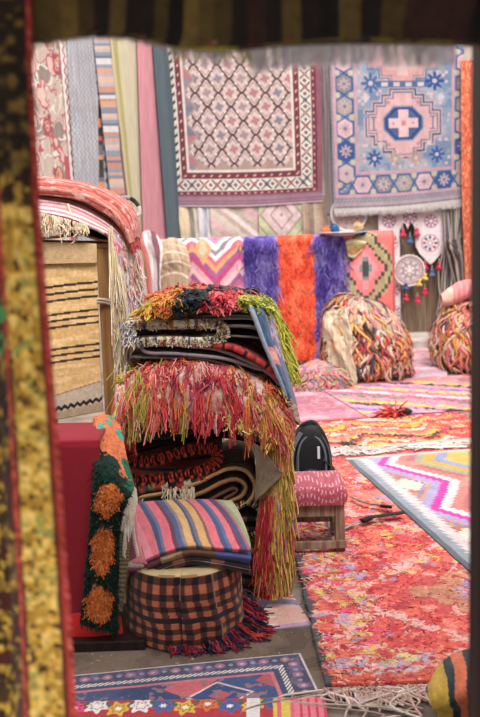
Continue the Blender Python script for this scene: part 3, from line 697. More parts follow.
side_hang('hanging_cloth', (152, 34), (166, 34), (172, 300), (191, 300), 50, 120, pat_edges([(.6, '#4a5d68'), (2, '#3f525e')]), 'plain slate blue cloth hanging beside the hexagon carpet', 'cloth', .12, M_FINE, gs)
# ================================================================== RAIL WITH RUGS IN FRONT OF THE BACK WALL
YR = 10.9
zr = P(290, 236, YR)[2]-.03
xa, xb = P(140, 240, YR)[0], P(396, 240, YR)[0]
rr_ = root('drying_rail', ((xa+xb)/2, YR, 0), 'long wooden rail carrying the zigzag, purple and coral rugs before the back wall', 'rail')
box('top_bar', (xa, YR-.03, zr-.06), (xb, YR+.03, zr), M_WOOD, rr_, .01)
for x in (xa+.05, (xa+xb)/2, xb-.05):
    box('post', (x-.03, YR-.03, 0), (x+.03, YR+.03, zr-.06), M_WOOD, rr_, .006)
    box('foot', (x-.04, YR-.06, 0), (x+.04, YR+.20, .04), M_WOOD, rr_, .006)
def rail_rug(name, x0, x1, ybot, nu, nv, pat, label, cat, z0=0.0, mat=M_WOOL, thick=.014, back=.5, xb0=None, xb1=None, lift=0):
    """hung over the rail: front down to pixel row ybot, a shorter flap behind"""
    a, b = P(x0, 240, YR)[0], P(x1, 240, YR)[0]; zb = P((x0+x1)/2, ybot, YR-.08)[2]
    a2 = P(xb0 if xb0 else x0, 240, YR)[0]; b2 = P(xb1 if xb1 else x1, 240, YR)[0]
    h = zr+.015+lift
    prof = [(YR+.075+lift, h-back), (YR+.07+lift, h-.12), (YR+.035, h+.005), (YR, h+.012), (YR-.04, h-.002), (YR-.07-lift, h-.10), (YR-.085-lift, (h+zb)/2), (YR-.09-lift, zb)]
    ss = np.cumsum([0]+[math.dist(prof[i], prof[i+1]) for i in range(len(prof)-1)]); rows = []
    for k, (y, z) in enumerate(prof):
        f = 0 if k < 4 else (k-4)/3
        x_0, x_1 = a+(a2-a)*f, b+(b2-b)*f
        rows.append([np.array([x_0+(x_1-x_0)*s, y-.012*math.sin(9*s+k) if k > 4 else y, z]) for s in np.linspace(0, 1, 7)])
    # the rear flap repeats the top colours; the front takes the pattern by its length
    def vf(V): return np.clip((np.interp(V*7, np.arange(8), ss)-ss[3])/(ss[7]-ss[3]), 0, 1)
    def p2(U, V): return pat(U, vf(V))
    o = surf(name, ctrl(rows), nu, nv, p2, thick, mat)
    return tag(o, label, cat), ctrl(rows), vf
rail_rug('zigzag_kilim', 150, 243, 330, 180, 220, lambda U, V: pat_pinkzig(U, V*1.55), 'pink and white zigzag kilim hung over the rail beside the purple shaggy rug', 'kilim')
shg, FS, VF = rail_rug('shaggy_rug', 241, 347, 361, 200, 340, pat_purpleorange, 'shaggy rug in purple, orange and purple stripes hung over the rail', 'rug', mat=M_PILE)
N = 5200; U = rng.uniform(0, 1, N); V = rng.uniform(.45, 1, N); Rr = FS(U, V)
cU = pat_purpleorange(U, VF(V)); isor = (cU[:, 0] > .8)
L = np.where(isor, rng.uniform(.03, .06, N), rng.uniform(.07, .14, N))
strands('pile', hang(Rr, np.stack([rng.normal(0, .35, N), np.full(N, -.35), np.full(N, -.7)], 1), L, .3, 4, .25), taper(4, .008, .3), jit(cU, N, .07), M_YARN, shg)
rail_rug('diamond_kilim', 343, 393, 345, 110, 240, pat_coraldiamond, 'coral kilim with an olive stepped diamond hung over the end of the rail', 'kilim', lift=.02)
# rolled beige kilim at the rail's near end
cR = P(165, 262, 10.6)
def spiral_roll(name, a, b, r, col, label, cat, turns=3):
    a, b = np.array(a), np.array(b); ax = (b-a)/np.linalg.norm(b-a); up = np.array([0, 0, 1.0]); s1 = np.cross(ax, up); s1 /= np.linalg.norm(s1); s2 = np.cross(s1, ax)
    n = 70; th = np.linspace(0, turns*2*math.pi, n); rad = np.linspace(r*.25, r, n)
    prof = s1*np.cos(th)[:, None]*rad[:, None] + s2*np.sin(th)[:, None]*rad[:, None]
    rows = [[a+p, (a+b)/2+p*1.04, b+p] for p in prof]
    return tag(surf(name, ctrl(rows), 50, n*3, col, r*.12, M_WOOL), label, cat)
rows = [[P(148, 252, 10.7), P(160, 243, 10.7), P(172, 239, 10.7), P(183, 243, 10.75)], [P(151, 258, 10.58), P(161, 250, 10.55), P(174, 247, 10.55), P(187, 252, 10.6)], [P(156, 268, 10.55), P(165, 262, 10.5), P(178, 260, 10.5), P(190, 265, 10.55)], [P(162, 283, 10.55), P(170, 280, 10.52), P(180, 280, 10.52), P(188, 284, 10.55)], [P(163, 330, 10.55), P(170, 330, 10.52), P(180, 330, 10.52), P(190, 330, 10.55)]]
tag(surf('folded_kilim', ctrl(rows), 70, 90, lambda U, V: wear(np.where(((V % .17) < .02)[:, None], hx('#e3d3c0'), np.where(((U % .25) < .02)[:, None], hx('#8a7560'), hx('#b59a80'))), U, V, .15, 14), .02, M_WOOL, wob=.02), 'tan folded kilim with thin pale lines draped beside the pink zigzag kilim', 'kilim')
tag(surf('draped_cloth', ctrl([[P(139, 233, 10.3), P(150, 231, 10.3), P(158, 236, 10.3)], [P(142, 246, 10.2), P(152, 244, 10.2), P(163, 250, 10.25)], [P(147, 268, 10.2), P(157, 265, 10.18), P(160, 275, 10.2)], [P(150, 300, 10.2), P(157, 300, 10.18), P(162, 300, 10.2)]]), 40, 60, pat_bands(['#c06a70', '#d9cfcb', '#b3a9ab', '#c9838a', '#7d4f58'], 6, 9, True), .015, M_WOOL, wob=.02), 'crumpled red and grey cloth bunched next to the tan folded kilim', 'cloth')
# ================================================================== DOOR HANGING, DISC, TASSELS
YD = YB-.07
def toran_surface():
    """a band with a long pointed flap each end and a scalloped middle, as one thick sheet"""
    nu, nv = 150, 150
    u, v = np.meshgrid(np.linspace(0, 1, nu), np.linspace(0, 1, nv)); px = 378+u*67
    low = np.full_like(px, 0.0)
    f1 = np.abs(px-389); low = np.where(px < 400, 330-np.clip(f1-3, 0, 9)*2.0, low)
    f2 = np.abs(px-429.5); low = np.where(px > 414.5, 264-np.clip(f2-1, 0, 16)*1.05-np.clip(f2-11, 0, 9)*1.0, low)
    mid = (px >= 400) & (px <= 414.5); low = np.where(mid, 229-6*np.abs(np.sin((px-400)/14.5*math.pi*2-.0)), low)
    low = np.where((px >= 399) & (px < 401), 229, low)
    py = 207+v*(low-207)
    px2 = px+.031*(py-207)*.6
    return px2, py, nu, nv
tx, ty, nu, nv = toran_surface()
X = np.array([P(a, b, YD-.012*math.sin(a*.25)) for a, b in zip(tx.ravel(), ty.ravel())])
def pat_toran(px, py):
    c = full(px, '#e8d8da'); n = fbm(px/3, py/3, 4); c[n > .6] = hx('#efe4e4')
    for fx, fy, r in ((389, 221, 6.5), (410, 217, 6.5), (431, 221, 6.5), (389, 243, 8.5), (430, 243, 8.5), (391, 268, 6.5), (393, 290, 6.5), (395, 312, 6)):
        d = np.hypot(px-fx, (py-fy)); a = np.arctan2(py-fy, px-fx)
        put(c, d < 1.6, '#f3ece2'); put(c, (d > 1.6) & (d < 2.7), '#b6849e')
        pet = (np.abs(d-r*.66) < 1.7) & (np.cos(a*8) > -.15); big = r > 8
        col = pick(np.round(a*8/(2*np.pi))+int(fx), ['#3a6b66', '#b0416c', '#4c4f85', '#2f5c58', '#c0507c'] if big else ['#9d6a95', '#c06a86', '#7d6d9c', '#b3809a']); c[pet] = col[pet]
        put(c, (np.abs(d-r) < .55), '#b98aa2')
    return c
tn = mesh_np('embroidered_door_hanging', X, grid_faces(nu, nv), pat_toran(tx.ravel(), ty.ravel()), M_WOOL)
s = tn.modifiers.new('thickness', 'SOLIDIFY'); s.thickness = .012; s.offset = 0
tag(tn, 'embroidered white door hanging with mirror flowers and two pointed flaps above the wooden door', 'door hanging')
def tassel(parent, px, py, Y, col, r=.035, L=.10, name='tassel'):
    c = P(px, py, Y)
    prof = [(.001, .0), (r*.45, -.004), (r*.62, -r*.5), (r*.42, -r*.95), (r*.5, -r*1.1), (r*.9, -L*.7), (r*1.0, -L), (r*.5, -L*1.01), (.001, -L*.98)]
    k = strands('cord', np.linspace(c+[0, 0, .05], c, 4)[None], np.full((1, 4), .006), hx('#cfc3c0')[None], M_YARN, parent)
    return lathe(name, prof, c, jit(np.tile(hx(col), (9*14, 1)), 9*14, .06), M_YARN, parent)
for px, py, col in ((403, 229, '#c83a5c'), (410, 236, '#3f5f96'), (417, 228, '#cc3f62'), (425, 262, '#cf2f56'), (432, 269, '#54688e'), (439, 262, '#d02f58')):
    tassel(tn, px, py, YD-.03, col, .045, .10)
dc = P(409.5, 270.5, YD-.09); R_ = 15.8*(YD-.09)/950
def pat_disc(U, V):       # U angle, V radius
    a = U*2*np.pi; c = full(U, '#cdbfc2'); rd = V
    put(c, (rd > .90), '#e6dedb'); put(c, (rd > .83) & (rd < .9), '#a47c8c'); m = (rd > .62) & (rd < .83); put(c, m, '#b7a2a8'); put(c, m & (np.cos(a*14) > .25), '#e0cfcf'); put(c, m & (np.cos(a*14) > .8), '#8e6a80')
    m = (rd > .42) & (rd < .6); put(c, m, '#d6c6c2'); put(c, m & (np.cos(a*9) > .3), '#a98795'); put(c, (rd > .34) & (rd < .42), '#8d8a9a'); put(c, (rd < .34), '#dccfcb'); put(c, (rd < .34) & (np.cos(a*6) > .4), '#b58d9a'); put(c, rd < .12, '#efe6df')
    return c
def disc_F(U, V):
    a = U*2*np.pi; r = V*R_*(1+.02*np.cos(a*24)*(V > .9))
    return np.stack([dc[0]+r*np.cos(a), np.full(len(U), dc[1])+.01*np.sin(V*3), dc[2]+r*np.sin(a)], 1)
ds = surf('crochet_disc', disc_F, 120, 40, pat_disc, .012, M_WOOL)
tag(ds, 'round lace disc with ringed pattern hanging in front of the wooden door', 'wall ornament')
for px, py, col in ((406, 283, '#45507c'), (419, 279, '#d9b552'), (425, 288, '#d22f55'), (417.5, 296, '#d22f55'), (406, 294, '#c93457'), (425, 273, '#d9b552')):
    tassel(ds, px, py, YD-.10, col, .045, .09)
# hoop, dish and pompons on the rail
hp = P(349, 214, YB-.075); an = np.linspace(0, 2*math.pi, 40)
hr = root('hoop', hp-[0, 0, .24], 'white hoop with pale pink net half hidden under the blue carpet on the wall', 'hoop')
tube('ring', [hp+.22*np.array([math.cos(a), 0, math.sin(a)]) for a in an], .022, '#ded6d6', M_FINE, hr, n=90)
def net_F(U, V): 
    a = U*2*np.pi; return np.stack([hp[0]+V*.215*np.cos(a), np.full(len(U), hp[1])+.006, hp[2]+V*.215*np.sin(a)], 1)
surf('net', net_F, 50, 16, lambda U, V: np.where((np.cos(U*2*np.pi*10)+np.cos(V*22) > .9)[:, None], hx('#bf8f98'), hx('#d3b9b8')), .006, M_FINE, hr)
pr = P(342, 233, YR-.02)
tag(lathe('shallow_dish', [(.001, 0), (.10, .004), (.20, .035), (.27, .05), (.26, .056), (.19, .043), (.1, .012), (.001, .010)], P(343, 236.5, YR-.03), '#d5cdd0', M_FINE, seg=30), 'shallow white dish lying on the purple end of the shaggy rug', 'dish')
for px, py, col, lb in ((334, 229, '#2f6fa8', 'blue pompon on the rail beside the white hoop'), (361, 234, '#2b62b0', 'larger bright blue pompon on top of the coral kilim'), (327, 231, '#e0805c', 'orange pompon on the rail by the purple shaggy rug'), (358, 227, '#d8b98c', 'tan pompon on top of the coral kilim behind the bright blue pompon')):
    c = P(px, py, YR-.04); r = .05
    o = blob('pompon', c, (r*1.1, r, r), col, M_PILE, wob=.2); tag(o, lb, 'pompon', 'pompons on the rail')
    d = rng.normal(size=(160, 3)); d /= np.linalg.norm(d, axis=1, keepdims=True)
    strands('yarn', np.stack([c+d*r*.8, c+d*r*1.1, c+d*r*1.3], 1), taper(3, .006), jit(np.tile(hx(col), (160, 1)), 160), M_YARN, o)
# bunched tan scarf on top of the coral kilim
tag(surf('draped_scarf', ctrl([[P(347, 238, YR-.0), P(356, 236, YR-.0), P(364, 240, YR-.0)], [P(346, 243, YR-.13), P(356, 241, YR-.15), P(366, 243, YR-.13)], [P(347, 250, YR-.14), P(355, 249, YR-.16), P(364, 246, YR-.14)], [P(348, 256, YR-.13), P(354, 258, YR-.14), P(362, 250, YR-.13)]]), 50, 50, pat_bands(['#cdb98e', '#b5824f', '#d9cda6', '#c77a64', '#a89a6e'], 8, 3, False), .012, M_WOOL, wob=.01), 'small striped tan scarf bunched on the corner of the coral kilim', 'scarf')
# string curtain right of the door
N = 90; xs = rng.uniform(444, 470, N); r0 = np.array([P(x, 203, YB-.10-.05*rng.random()) for x in xs])
cu = strands('string_curtain', hang(r0, np.stack([rng.normal(.0, .04, N), np.zeros(N), np.full(N, -1)], 1), rng.uniform(1.3, 1.75, N), 0, 9, .03), np.full(9, .012), jit(choose(N, ['#a39a98', '#7d7678', '#c4bab4', '#8a6f6a', '#b5a59c', '#66606a']), N, .05), M_YARN)
tag(cu, 'grey and beige cords hanging in a bundle beside the wooden door', 'curtain', kind='stuff')
for px, py, col in ((452, 215, '#4a3b3a'), (458, 232, '#b3423c'), (456, 247, '#3a3436'), (461, 262, '#c9c0b8')):
    c = P(px, py, YB-.2); 
tag(surf('draped_scarf', ctrl([[P(444, 238, YB-.2), P(452, 240, YB-.24), P(466, 236, YB-.2)], [P(445, 246, YB-.22), P(454, 249, YB-.26), P(467, 246, YB-.2)], [P(449, 262, YB-.2), P(458, 262, YB-.24), P(467, 262, YB-.2)], [P(456, 290, YB-.2), P(461, 290, YB-.22), P(468, 290, YB-.2)]]), 40, 60, pat_bands(['#4a4547', '#8d7d78', '#2f2b2e', '#b39a8e', '#6d5a58'], 9, 7, True), .015, M_WOOL, wob=.02), 'dark striped scarf tied round the cord curtain beside the door', 'scarf')
# ================================================================== FLOOR RUGS
class Frame:
    def __init__(s, O, e1, W, L, z, flip=1):
        s.O = np.array(O[:2]); e = np.array(e1[:2]); s.e1 = e/np.linalg.norm(e); s.e2 = np.array([-s.e1[1], s.e1[0]])*flip; s.W, s.L, s.z = W, L, z
    def at(s, a, b, z=None):
        p = s.O+np.outer(a, s.e1)+np.outer(b, s.e2); return np.concatenate([p, np.full((len(p), 1), s.z if z is None else z)], 1)
    def inv(s, xy): d = xy-s.O; return d@s.e1, d@s.e2
    def inside(s, xy, m=.0): a, b = s.inv(xy); return (a > -m) & (a < s.W+m) & (b > -m) & (b < s.L+m)
def floor_rug(name, fr, nu, nv, pat, label, cat, thick=.008, mat=M_WOOL, rip=.002, edge=.0):
    def F(U, V):
        a, b = U*fr.W, V*fr.L
        a2 = a+edge*(fbm(b*5, a*0+fr.W, 7)-.5)*2; b2 = b+edge*(fbm(a*5+3, b*0, 9)-.5)*2
        X = fr.at(a2, b2); X[:, 2] += rip*(fbm(a*4, b*4, 3)-.5)*2
        return X
    o = surf(name, F, nu, nv, lambda U, V: pat(U*fr.W, V*fr.L), thick, mat)
    return tag(o, label, cat)
def tufts(fr, n, pat, parent, L=(.025, .05), r=.006, covers=(), jt=.07, amax=None, lift=.5, mat=M_YARN, name='pile'):
    a = rng.uniform(.01, (amax or fr.W)-.01, n); b = rng.uniform(.01, fr.L-.01, n); X = fr.at(a, b)
    keep = np.ones(n, bool)
    for c in covers: keep &= ~c.inside(X[:, :2], .03)
    X, a, b = X[keep], a[keep], b[keep]; n = len(X)
    col = jit(pat(a, b), n, jt); th = rng.uniform(0, 2*np.pi, n)
    d = np.stack([np.cos(th), np.sin(th)-.25, np.full(n, lift)], 1)
    X[:, 2] += .003
    return strands(name, hang(X, d, rng.uniform(*L, n), .35, 4, .15), taper(4, r, .6), col, mat, parent)
def floor_fringe(fr, n, A, B, d, L, cols, parent, z, r=.004, curl=.25, K=8, pat=None, name='fringe'):
    t = (np.arange(n)+rng.uniform(-.4, .4, n)+.5)/n
    A, B = np.array(A), np.array(B); p = A+(B-A)*t[:, None]; d = np.array(d[:2]); d = d/np.linalg.norm(d)
    LL = rng.uniform(*L, n); k = np.linspace(0, 1, K)[None, :]
    ph = rng.uniform(0, 6.28, (n, 1)); fq = rng.uniform(3, 7, (n, 1)); am = rng.normal(0, curl, (n, 1))*LL[:, None]; lean = rng.normal(0, curl*.6, (n, 1))*LL[:, None]
    side = am*np.sin(k*fq+ph)-am*np.sin(ph)+lean*k
    q = np.array([-d[1], d[0]])
    xy = p[:, None]+d*(LL[:, None]*k)[..., None]+q*side[..., None]
    zz = z+rng.uniform(0, .012, (n, 1))*np.sin(k*3.1)+k*0
    pts = np.concatenate([xy, np.broadcast_to(zz[..., None], xy.shape[:2]+(1,))], -1)
    return strands(name, pts, np.full(K, r), jit(choose(n, cols), n, .05), M_YARN, parent)
g = lambda px, py: G(px, py)[:2]
# --- the worn navy-bordered rug nearest the pile
O8 = g(60, 731); e8 = g(325, 712)-g(75, 722)
o_ = g(317, 706); e8 = g(305, 660)-g(75, 683); e8 = e8/np.linalg.norm(e8); n8 = np.array([-e8[1], e8[0]])
Wv = 1.13
TRc = g(300, 655)
O8 = TRc - e8*(Wv-.0) - n8*.385
F8 = Frame(O8-n8*.0-e8*.0, e8, Wv+.10, .62, .006)
rg = floor_rug('floor_rug', F8, 430, 260, lambda s, t: pat_oldrug(s, t, Wv), 'worn brown rug with navy flowered border lying in front of the plaid pouf', 'rug', .006)
F9 = Frame(g(50, 746), g(330, 742)-g(50, 746), 1.25, .105, .015)
F9 = Frame(F9.O, F9.e1, np.linalg.norm(g(330, 742)-g(50, 746)), np.linalg.norm(g(190, 705)-g(190, 745)), .0145)
fw = floor_rug('floor_rug', F9, 420, 60, lambda s, t: pat_flowers(s/F9.W, F9.L-t), 'red rug edge with bright multicoloured flowers overlapping the navy bordered rug', 'rug', .006)
# --- pale striped rug under the pile
F10 = Frame(g(196, 645), g(306, 632)-g(196, 645), .50, .9, .005)
floor_rug('floor_rug', F10, 90, 160, lambda s, t: wear(np.where((t < .05)[:, None], hx('#6a76a0'), np.where(((t > .05) & (t < .08))[:, None], hx('#b58fb0'), np.where((np.abs(t-.30-.03*np.sin(s*20)) < .03)[:, None], hx('#7a80a4'), np.where((fbm(s*6, t*12, 3) > .56)[:, None], hx('#d9a99c'), hx('#dcc8c2'))))), s, t, .12, 12), 'pale pink and cream rug with blue edge half under the shaggy fringe', 'rug', .005)
# --- rugs of the right half, far to near
F2 = Frame(g(345, 463), (.95, .30), 1.75, 3.0, .034, flip=-1)
e2d = g(470, 584)-g(347, 468); e2d /= np.linalg.norm(e2d)
F2.e2 = e2d; F2.e1 = np.array([-e2d[1], e2d[0]])
F2.e1 = F2.e1 if F2.e1[0] > 0 else -F2.e1
F3 = Frame(g(321, 456), g(475, 444)-g(321, 456), 1.45, .95, .027)
F5 = Frame(g(368, 419), g(475, 411)-g(368, 419), 1.6, 1.45, .017)
F4 = Frame(g(285, 424), g(470, 412)-g(285, 424), 2.6, 1.75, .006)
F1 = Frame(g(325, 692), (1, 0), 2.2, 3.6, .020)
e2 = g(291, 545)-g(325, 692); e2 /= np.linalg.norm(e2); F1.e2 = e2; F1.e1 = np.array([e2[1], -e2[0]])
if F1.e1[0] < 0: F1.e1 = -F1.e1
def inv2(fr):
    M = np.linalg.inv(np.stack([fr.e1, fr.e2], 1)); fr.inv = lambda xy: ((xy-fr.O)@M.T[:, 0], (xy-fr.O)@M.T[:, 1])
for fr in (F1, F2): inv2(fr)
KT0 = float(F2.inv(np.array([G(387, 492)[:2]]))[1][0])
pk = floor_rug('floor_rug', F4, 200, 160, pat_pinkrug, 'plain pink rug with a darker square behind the backpack', 'rug', .006)
py_ = floor_rug('floor_rug', F5, 170, 160, pat_purpleyellow, 'pink and purple rug with yellow diagonal bars at the far side of the floor', 'rug', .006)
tufts(F5, 900, pat_purpleyellow, py_, (.03, .06), .008, (F3,), .04, lift=.2)
cr = floor_rug('shaggy_floor_rug', F1, 330, 480, pat_coralrug, 'large coral red shaggy rug with blurred medallion and cream fringe across the floor', 'rug', .018, M_PILE, .003, .012)
tufts(F1, 19000, pat_coralrug, cr, (.018, .040), .0050, (F2, F3), .06, amax=1.6)
floor_fringe(F1, 130, F1.at(np.array([.0]), np.array([0.0]))[0, :2], F1.at(np.array([1.2]), np.array([0.0]))[0, :2], -F1.e2, (.08, .24), ['#d9c0b4', '#c9a99c', '#e3d0c6', '#c2a091', '#d6b3a8'], cr, .012, .0055, .5, 12)
floor_fringe(F1, 240, F1.at(np.array([.0]), np.array([0.01]))[0, :2], F1.at(np.array([1.2]), np.array([0.01]))[0, :2], -F1.e2, (.05, .15), ['#c9a294', '#b98d80', '#d3b0a3'], cr, .012, .004, .15, 6, name='fringe')
kl = floor_rug('zigzag_floor_kilim', F2, 340, 520, pat_kilimfloor, 'flat kilim of magenta, lilac and white zigzags with grey toothed edge on the coral rug', 'kilim', .006, M_WOOL, .006, .008)
yl = floor_rug('floor_rug', F3, 230, 150, pat_yellowwave, 'yellow, red and black wavy patterned rug with white fringe beside the zigzag kilim', 'rug', .010, M_PILE)
tufts(F3, 4200, pat_yellowwave, yl, (.03, .055), .009, (), .05, lift=.35)
floor_fringe(F3, 150, F3.at(np.array([.05]), np.array([0.0]))[0, :2], F3.at(np.array([1.45]), np.array([0.0]))[0, :2], -F3.e2, (.06, .22), ['#cdbfb8', '#bfaea6', '#d6cac2'], yl, .042, .008, .45, 9)
# folded rugs further back by the step
rows = [[P(292, 372, 9.6), P(312, 362, 9.7), P(332, 364, 9.7), P(345, 374, 9.6)], [P(286, 379, 9.3), P(312, 370, 9.25), P(335, 373, 9.25), P(347, 383, 9.3)], [P(284, 391, 9.15), P(312, 393, 9.1), P(332, 391, 9.1), P(349, 391, 9.2)]]
hp_ = surf('folded_rug', ctrl(rows), 90, 60, lambda U, V: pick(np.floor(fbm(U*7, V*5, 3)*17+U*3), ['#c9676a', '#7f8a78', '#d98a6c', '#9a86a8', '#b9a58c', '#d5707c', '#6f7a72', '#e0a07c', '#8f6f94']), .03, M_PILE, wob=.03)
tag(hp_, 'low folded rug in mixed red, green and violet on the floor below the purple rug', 'rug')
u, v = rng.uniform(0, 1, 700), rng.uniform(.05, .95, 700)
tuf = ctrl(rows)(u, v); strands('pile', hang(tuf, np.stack([rng.normal(0, .6, 700), np.full(700, -.6), np.full(700, .3)], 1), rng.uniform(.05, .1, 700), .6, 4, .2), taper(4, .014, .5), jit(choose(700, ['#c9676a', '#7f8a78', '#d98a6c', '#9a86a8', '#b9a58c', '#d5707c', '#cf6f94', '#e0a07c']), 700, .05), M_YARN, hp_)
tag(surf('folded_rug', ctrl([[P(398, 368, 10.4), P(416, 362, 10.5), P(444, 362, 10.5)], [P(394, 374, 10.0), P(416, 369, 10.0), P(446, 370, 10.0)], [P(392, 385, 9.6), P(416, 383, 9.6), P(448, 380, 9.6)]]), 90, 60, lambda U, V: wear(pick(np.floor(V*9+U*2+1.2*fbm(U*4, V*4, 2)), ['#c98a98', '#a79fb8', '#d3a3aa', '#b9a5b4', '#cf8d98', '#9d9ab3', '#d9b3b4']), U, V, .1, 12), .02, M_WOOL, wob=.015), 'pale pink and lilac rug lying rumpled before the stone step', 'rug')
tag(surf('folded_rug', ctrl([[P(404, 352, 10.85), P(420, 349, 10.9), P(440, 351, 10.9)], [P(402, 360, 10.6), P(420, 356, 10.6), P(442, 358, 10.6)], [P(400, 369, 10.45), P(420, 368, 10.42), P(443, 367, 10.45)]]), 50, 40, lambda U, V: wear(pick(np.floor(V*7+1.2*fbm(U*4, V*4, 5)), ['#cf9ba4', '#d8b0b2', '#c48b98']), U, V, .1, 12), .03, M_WOOL, wob=.01), 'folded rose coloured rug heaped against the stone step', 'rug')
# small dark tassel thing lying on the yellow rug
c = G(400, 413, .05); tz = root('tassel_toy', G(400, 414, .03), 'small black and red yarn tassel lying on the yellow patterned rug', 'tassel')
blob('head', c+[0.03, 0, .01], (.07, .05, .035), '#262125', M_PILE, tz, wob=.3)
d = rng.normal(size=(90, 3)); d[:, 2] = np.abs(d[:, 2])*.4; d[:, 0] -= 1.0
strands('yarn', hang(np.tile(c+[-.03, 0, .0], (90, 1)), d/np.linalg.norm(d, axis=1, keepdims=True), rng.uniform(.08, .2, 90), .15, 5, .1), taper(5, .010), jit(choose(90, ['#d83f35', '#c8322f', '#e36a4c']), 90), M_YARN, tz)
# ================================================================== RAG-COVERED SEATS AT THE BACK
def rag_seat(name, base, size, cols, label, n, seed, flap=None, w=(.010, .021), Lr=(.09, .24)):
    """an upholstered tub seat whose cover is a rug of knotted cloth strips"""
    r = np.random.default_rng(seed); b = np.array(base); sx, sy, sz = size
    t = root(name, b, label, 'armchair')
    def shape(T, h):       # T angle, h 0..1 height -> surface
        rad = np.where(h < .5, 1.0-.10*(h-.3)**2*4, np.clip(1-(np.clip(h-.5, 0, 1)/.52)**2.2, 0, 1)**.6*.99)
        bump = 1+.17*(fbm(T*1.3+5, h*3, seed)-.5)*2
        return np.stack([b[0]+sx*rad*bump*np.cos(T), b[1]+sy*rad*bump*np.sin(T), b[2]+sz*h*(1-.20*rad*np.cos(T+.3))], -1)
    th, hh = np.meshgrid(np.linspace(0, 2*np.pi, 48), np.linspace(.06, 1.0, 26))
    mesh_np('cover', shape(th.ravel(), hh.ravel()), grid_faces(48, 26), pick(np.floor(fbm(th.ravel()*3, hh.ravel()*7, seed)*11), cols), M_WOOL, t)
    for k in range(4):
        a = math.pi/4+k*math.pi/2; q = b+[sx*.7*math.cos(a), sy*.7*math.sin(a), 0]
        box('leg', q-[.025, .025, 0], q+[.025, .025, .10], M_DARKWOOD, t, .004)
    T = r.uniform(math.pi*.92, math.pi*2.08, n); h0 = r.uniform(.22, 1.02, n)**.8; L = r.uniform(*Lr, n)
    K = 7; k = np.linspace(0, 1, K)[None]
    h = h0[:, None]-L[:, None]/sz*k*np.clip(1.25-h0[:, None]*.5, .4, 1); h = np.clip(h, .04, 1.0)
    TT = T[:, None]+r.normal(.05, .22, (n, 1))*k+.04*np.sin(k*6+r.uniform(0, 6, (n, 1)))
    pts = shape(TT.ravel(), h.ravel()).reshape(n, K, 3)
    out = pts-np.array([b[0], b[1], b[2]+sz*.4]); out /= np.linalg.norm(out, axis=-1, keepdims=True)
    off = r.uniform(.012, .05, (n, 1))+.035*np.sin(k*3.1)+r.uniform(-.02, .07, (n, 1))*k**2; off[:, 0] = .005
    pts = pts+out*off[..., None]; pts[..., 2] = np.maximum(pts[..., 2], b[2]+.015)
    idx = np.floor(fbm(T*2.2, h0*3, seed+3)*23+r.uniform(0, 2.2, n)); col = jit(pick(idx, cols), n, .05)
    rad = r.uniform(*w, (n, 1))*np.array([.5, 1, 1.1, 1.05, 1, .9, .5])[None]
    strands('rag_strip', pts, rad, col, M_FINE, t, flat=.25, ref=out)['kind'] = 'stuff'
    return t, shape
rc = ['#c96a4e', '#d9a24e', '#5a4640', '#c3a48a', '#c9545a', '#d0b49c', '#cf8a52', '#8a5a6a', '#d9a85a', '#b8453f', '#cdb8a2', '#b96a70', '#403536', '#d68a4a', '#c79a86']
bp = G(369, 383); bp[1] += .28; bp[2] = 0
t1, sh1 = rag_seat('rag_rug_chair', bp, (.40, .34, .80), rc, 'low seat under shaggy rag rug with cream flap in front of the coral kilim', 1050, 5)
# cream flap thrown over its side
rows = []
for h, a0, a1 in ((.74, 3.75, 4.15), (.66, 3.5, 4.30), (.52, 3.55, 4.38), (.38, 3.8, 4.36), (.22, 3.95, 4.42), (.10, 4.05, 4.4)):
    T = np.linspace(a0, a1, 5); p = sh1(T, np.full(5, h)); o = p-(bp+[0, 0, .3]); o /= np.linalg.norm(o, axis=1, keepdims=True); rows.append(list(p+o*(.125+.02*np.sin(np.arange(5)*2.2+h*9))[:, None]))
surf('cream_flap', ctrl(rows), 40, 60, lambda U, V: np.where((fbm(U*5, V*14, 8) > .62)[:, None], hx('#b59a80'), wear(full(U, '#c9b69c'), U, V, .2, 9)), .012, M_WOOL, t1, wob=.05, wsc=6)['label'] = 'cream flap'
ru, rv = rng.uniform(0, 1, 160), np.full(160, .99); rr = ctrl(rows)(np.where(np.arange(160) < 80, ru, 0.01), np.where(np.arange(160) < 80, rv, rng.uniform(.1, .9, 160)))
strands('fringe', hang(rr, (-.35, -.2, -.8), rng.uniform(.04, .09, 160), .2, 4, .2), taper(4, .010), jit(choose(160, ['#e0cfba', '#cdb69c', '#d9b48a']), 160), M_YARN, t1)
# paler strips hanging over the crown
n = 170; T = rng.uniform(4.0, 5.9, n); h0 = rng.uniform(.88, 1.0, n); k = np.linspace(0, 1, 6)[None]
h = np.clip(h0[:, None]-rng.uniform(.15, .36, (n, 1))*k, 0, 1); TT = T[:, None]+rng.normal(0, .12, (n, 1))*k
pts = sh1(TT.ravel(), h.ravel()).reshape(n, 6, 3); o = pts-(bp+[0, 0, .3]); o /= np.linalg.norm(o, axis=-1, keepdims=True); pts = pts+o*(.06+.03*np.sin(k*3.1))[..., None]
strands('rag_strip', pts, np.full((n, 6), .015), jit(choose(n, ['#c9b2a2', '#c39690', '#bf868c', '#c9a676', '#d0c0b2', '#b97a6c', '#a8968a']), n, .05), M_FINE, t1, flat=.3, ref=o)['kind'] = 'stuff'
bp2 = G(486, 374); bp2[1] += .28; bp2[2] = 0
t2, sh2 = rag_seat('rag_rug_chair', bp2, (.42, .34, .72), ['#d9614c', '#e0b5a0', '#d9a04a', '#d6bfae', '#c95a5c', '#cf9480', '#d3ac96', '#cf6a52', '#5a4a5e', '#e08a72'], 'rag covered seat with rolled pink cushion near the orange rug', 800, 9)
a, b = P(441, 300, bp2[1]-.12), P(476, 285, bp2[1]-.10)
rows = []
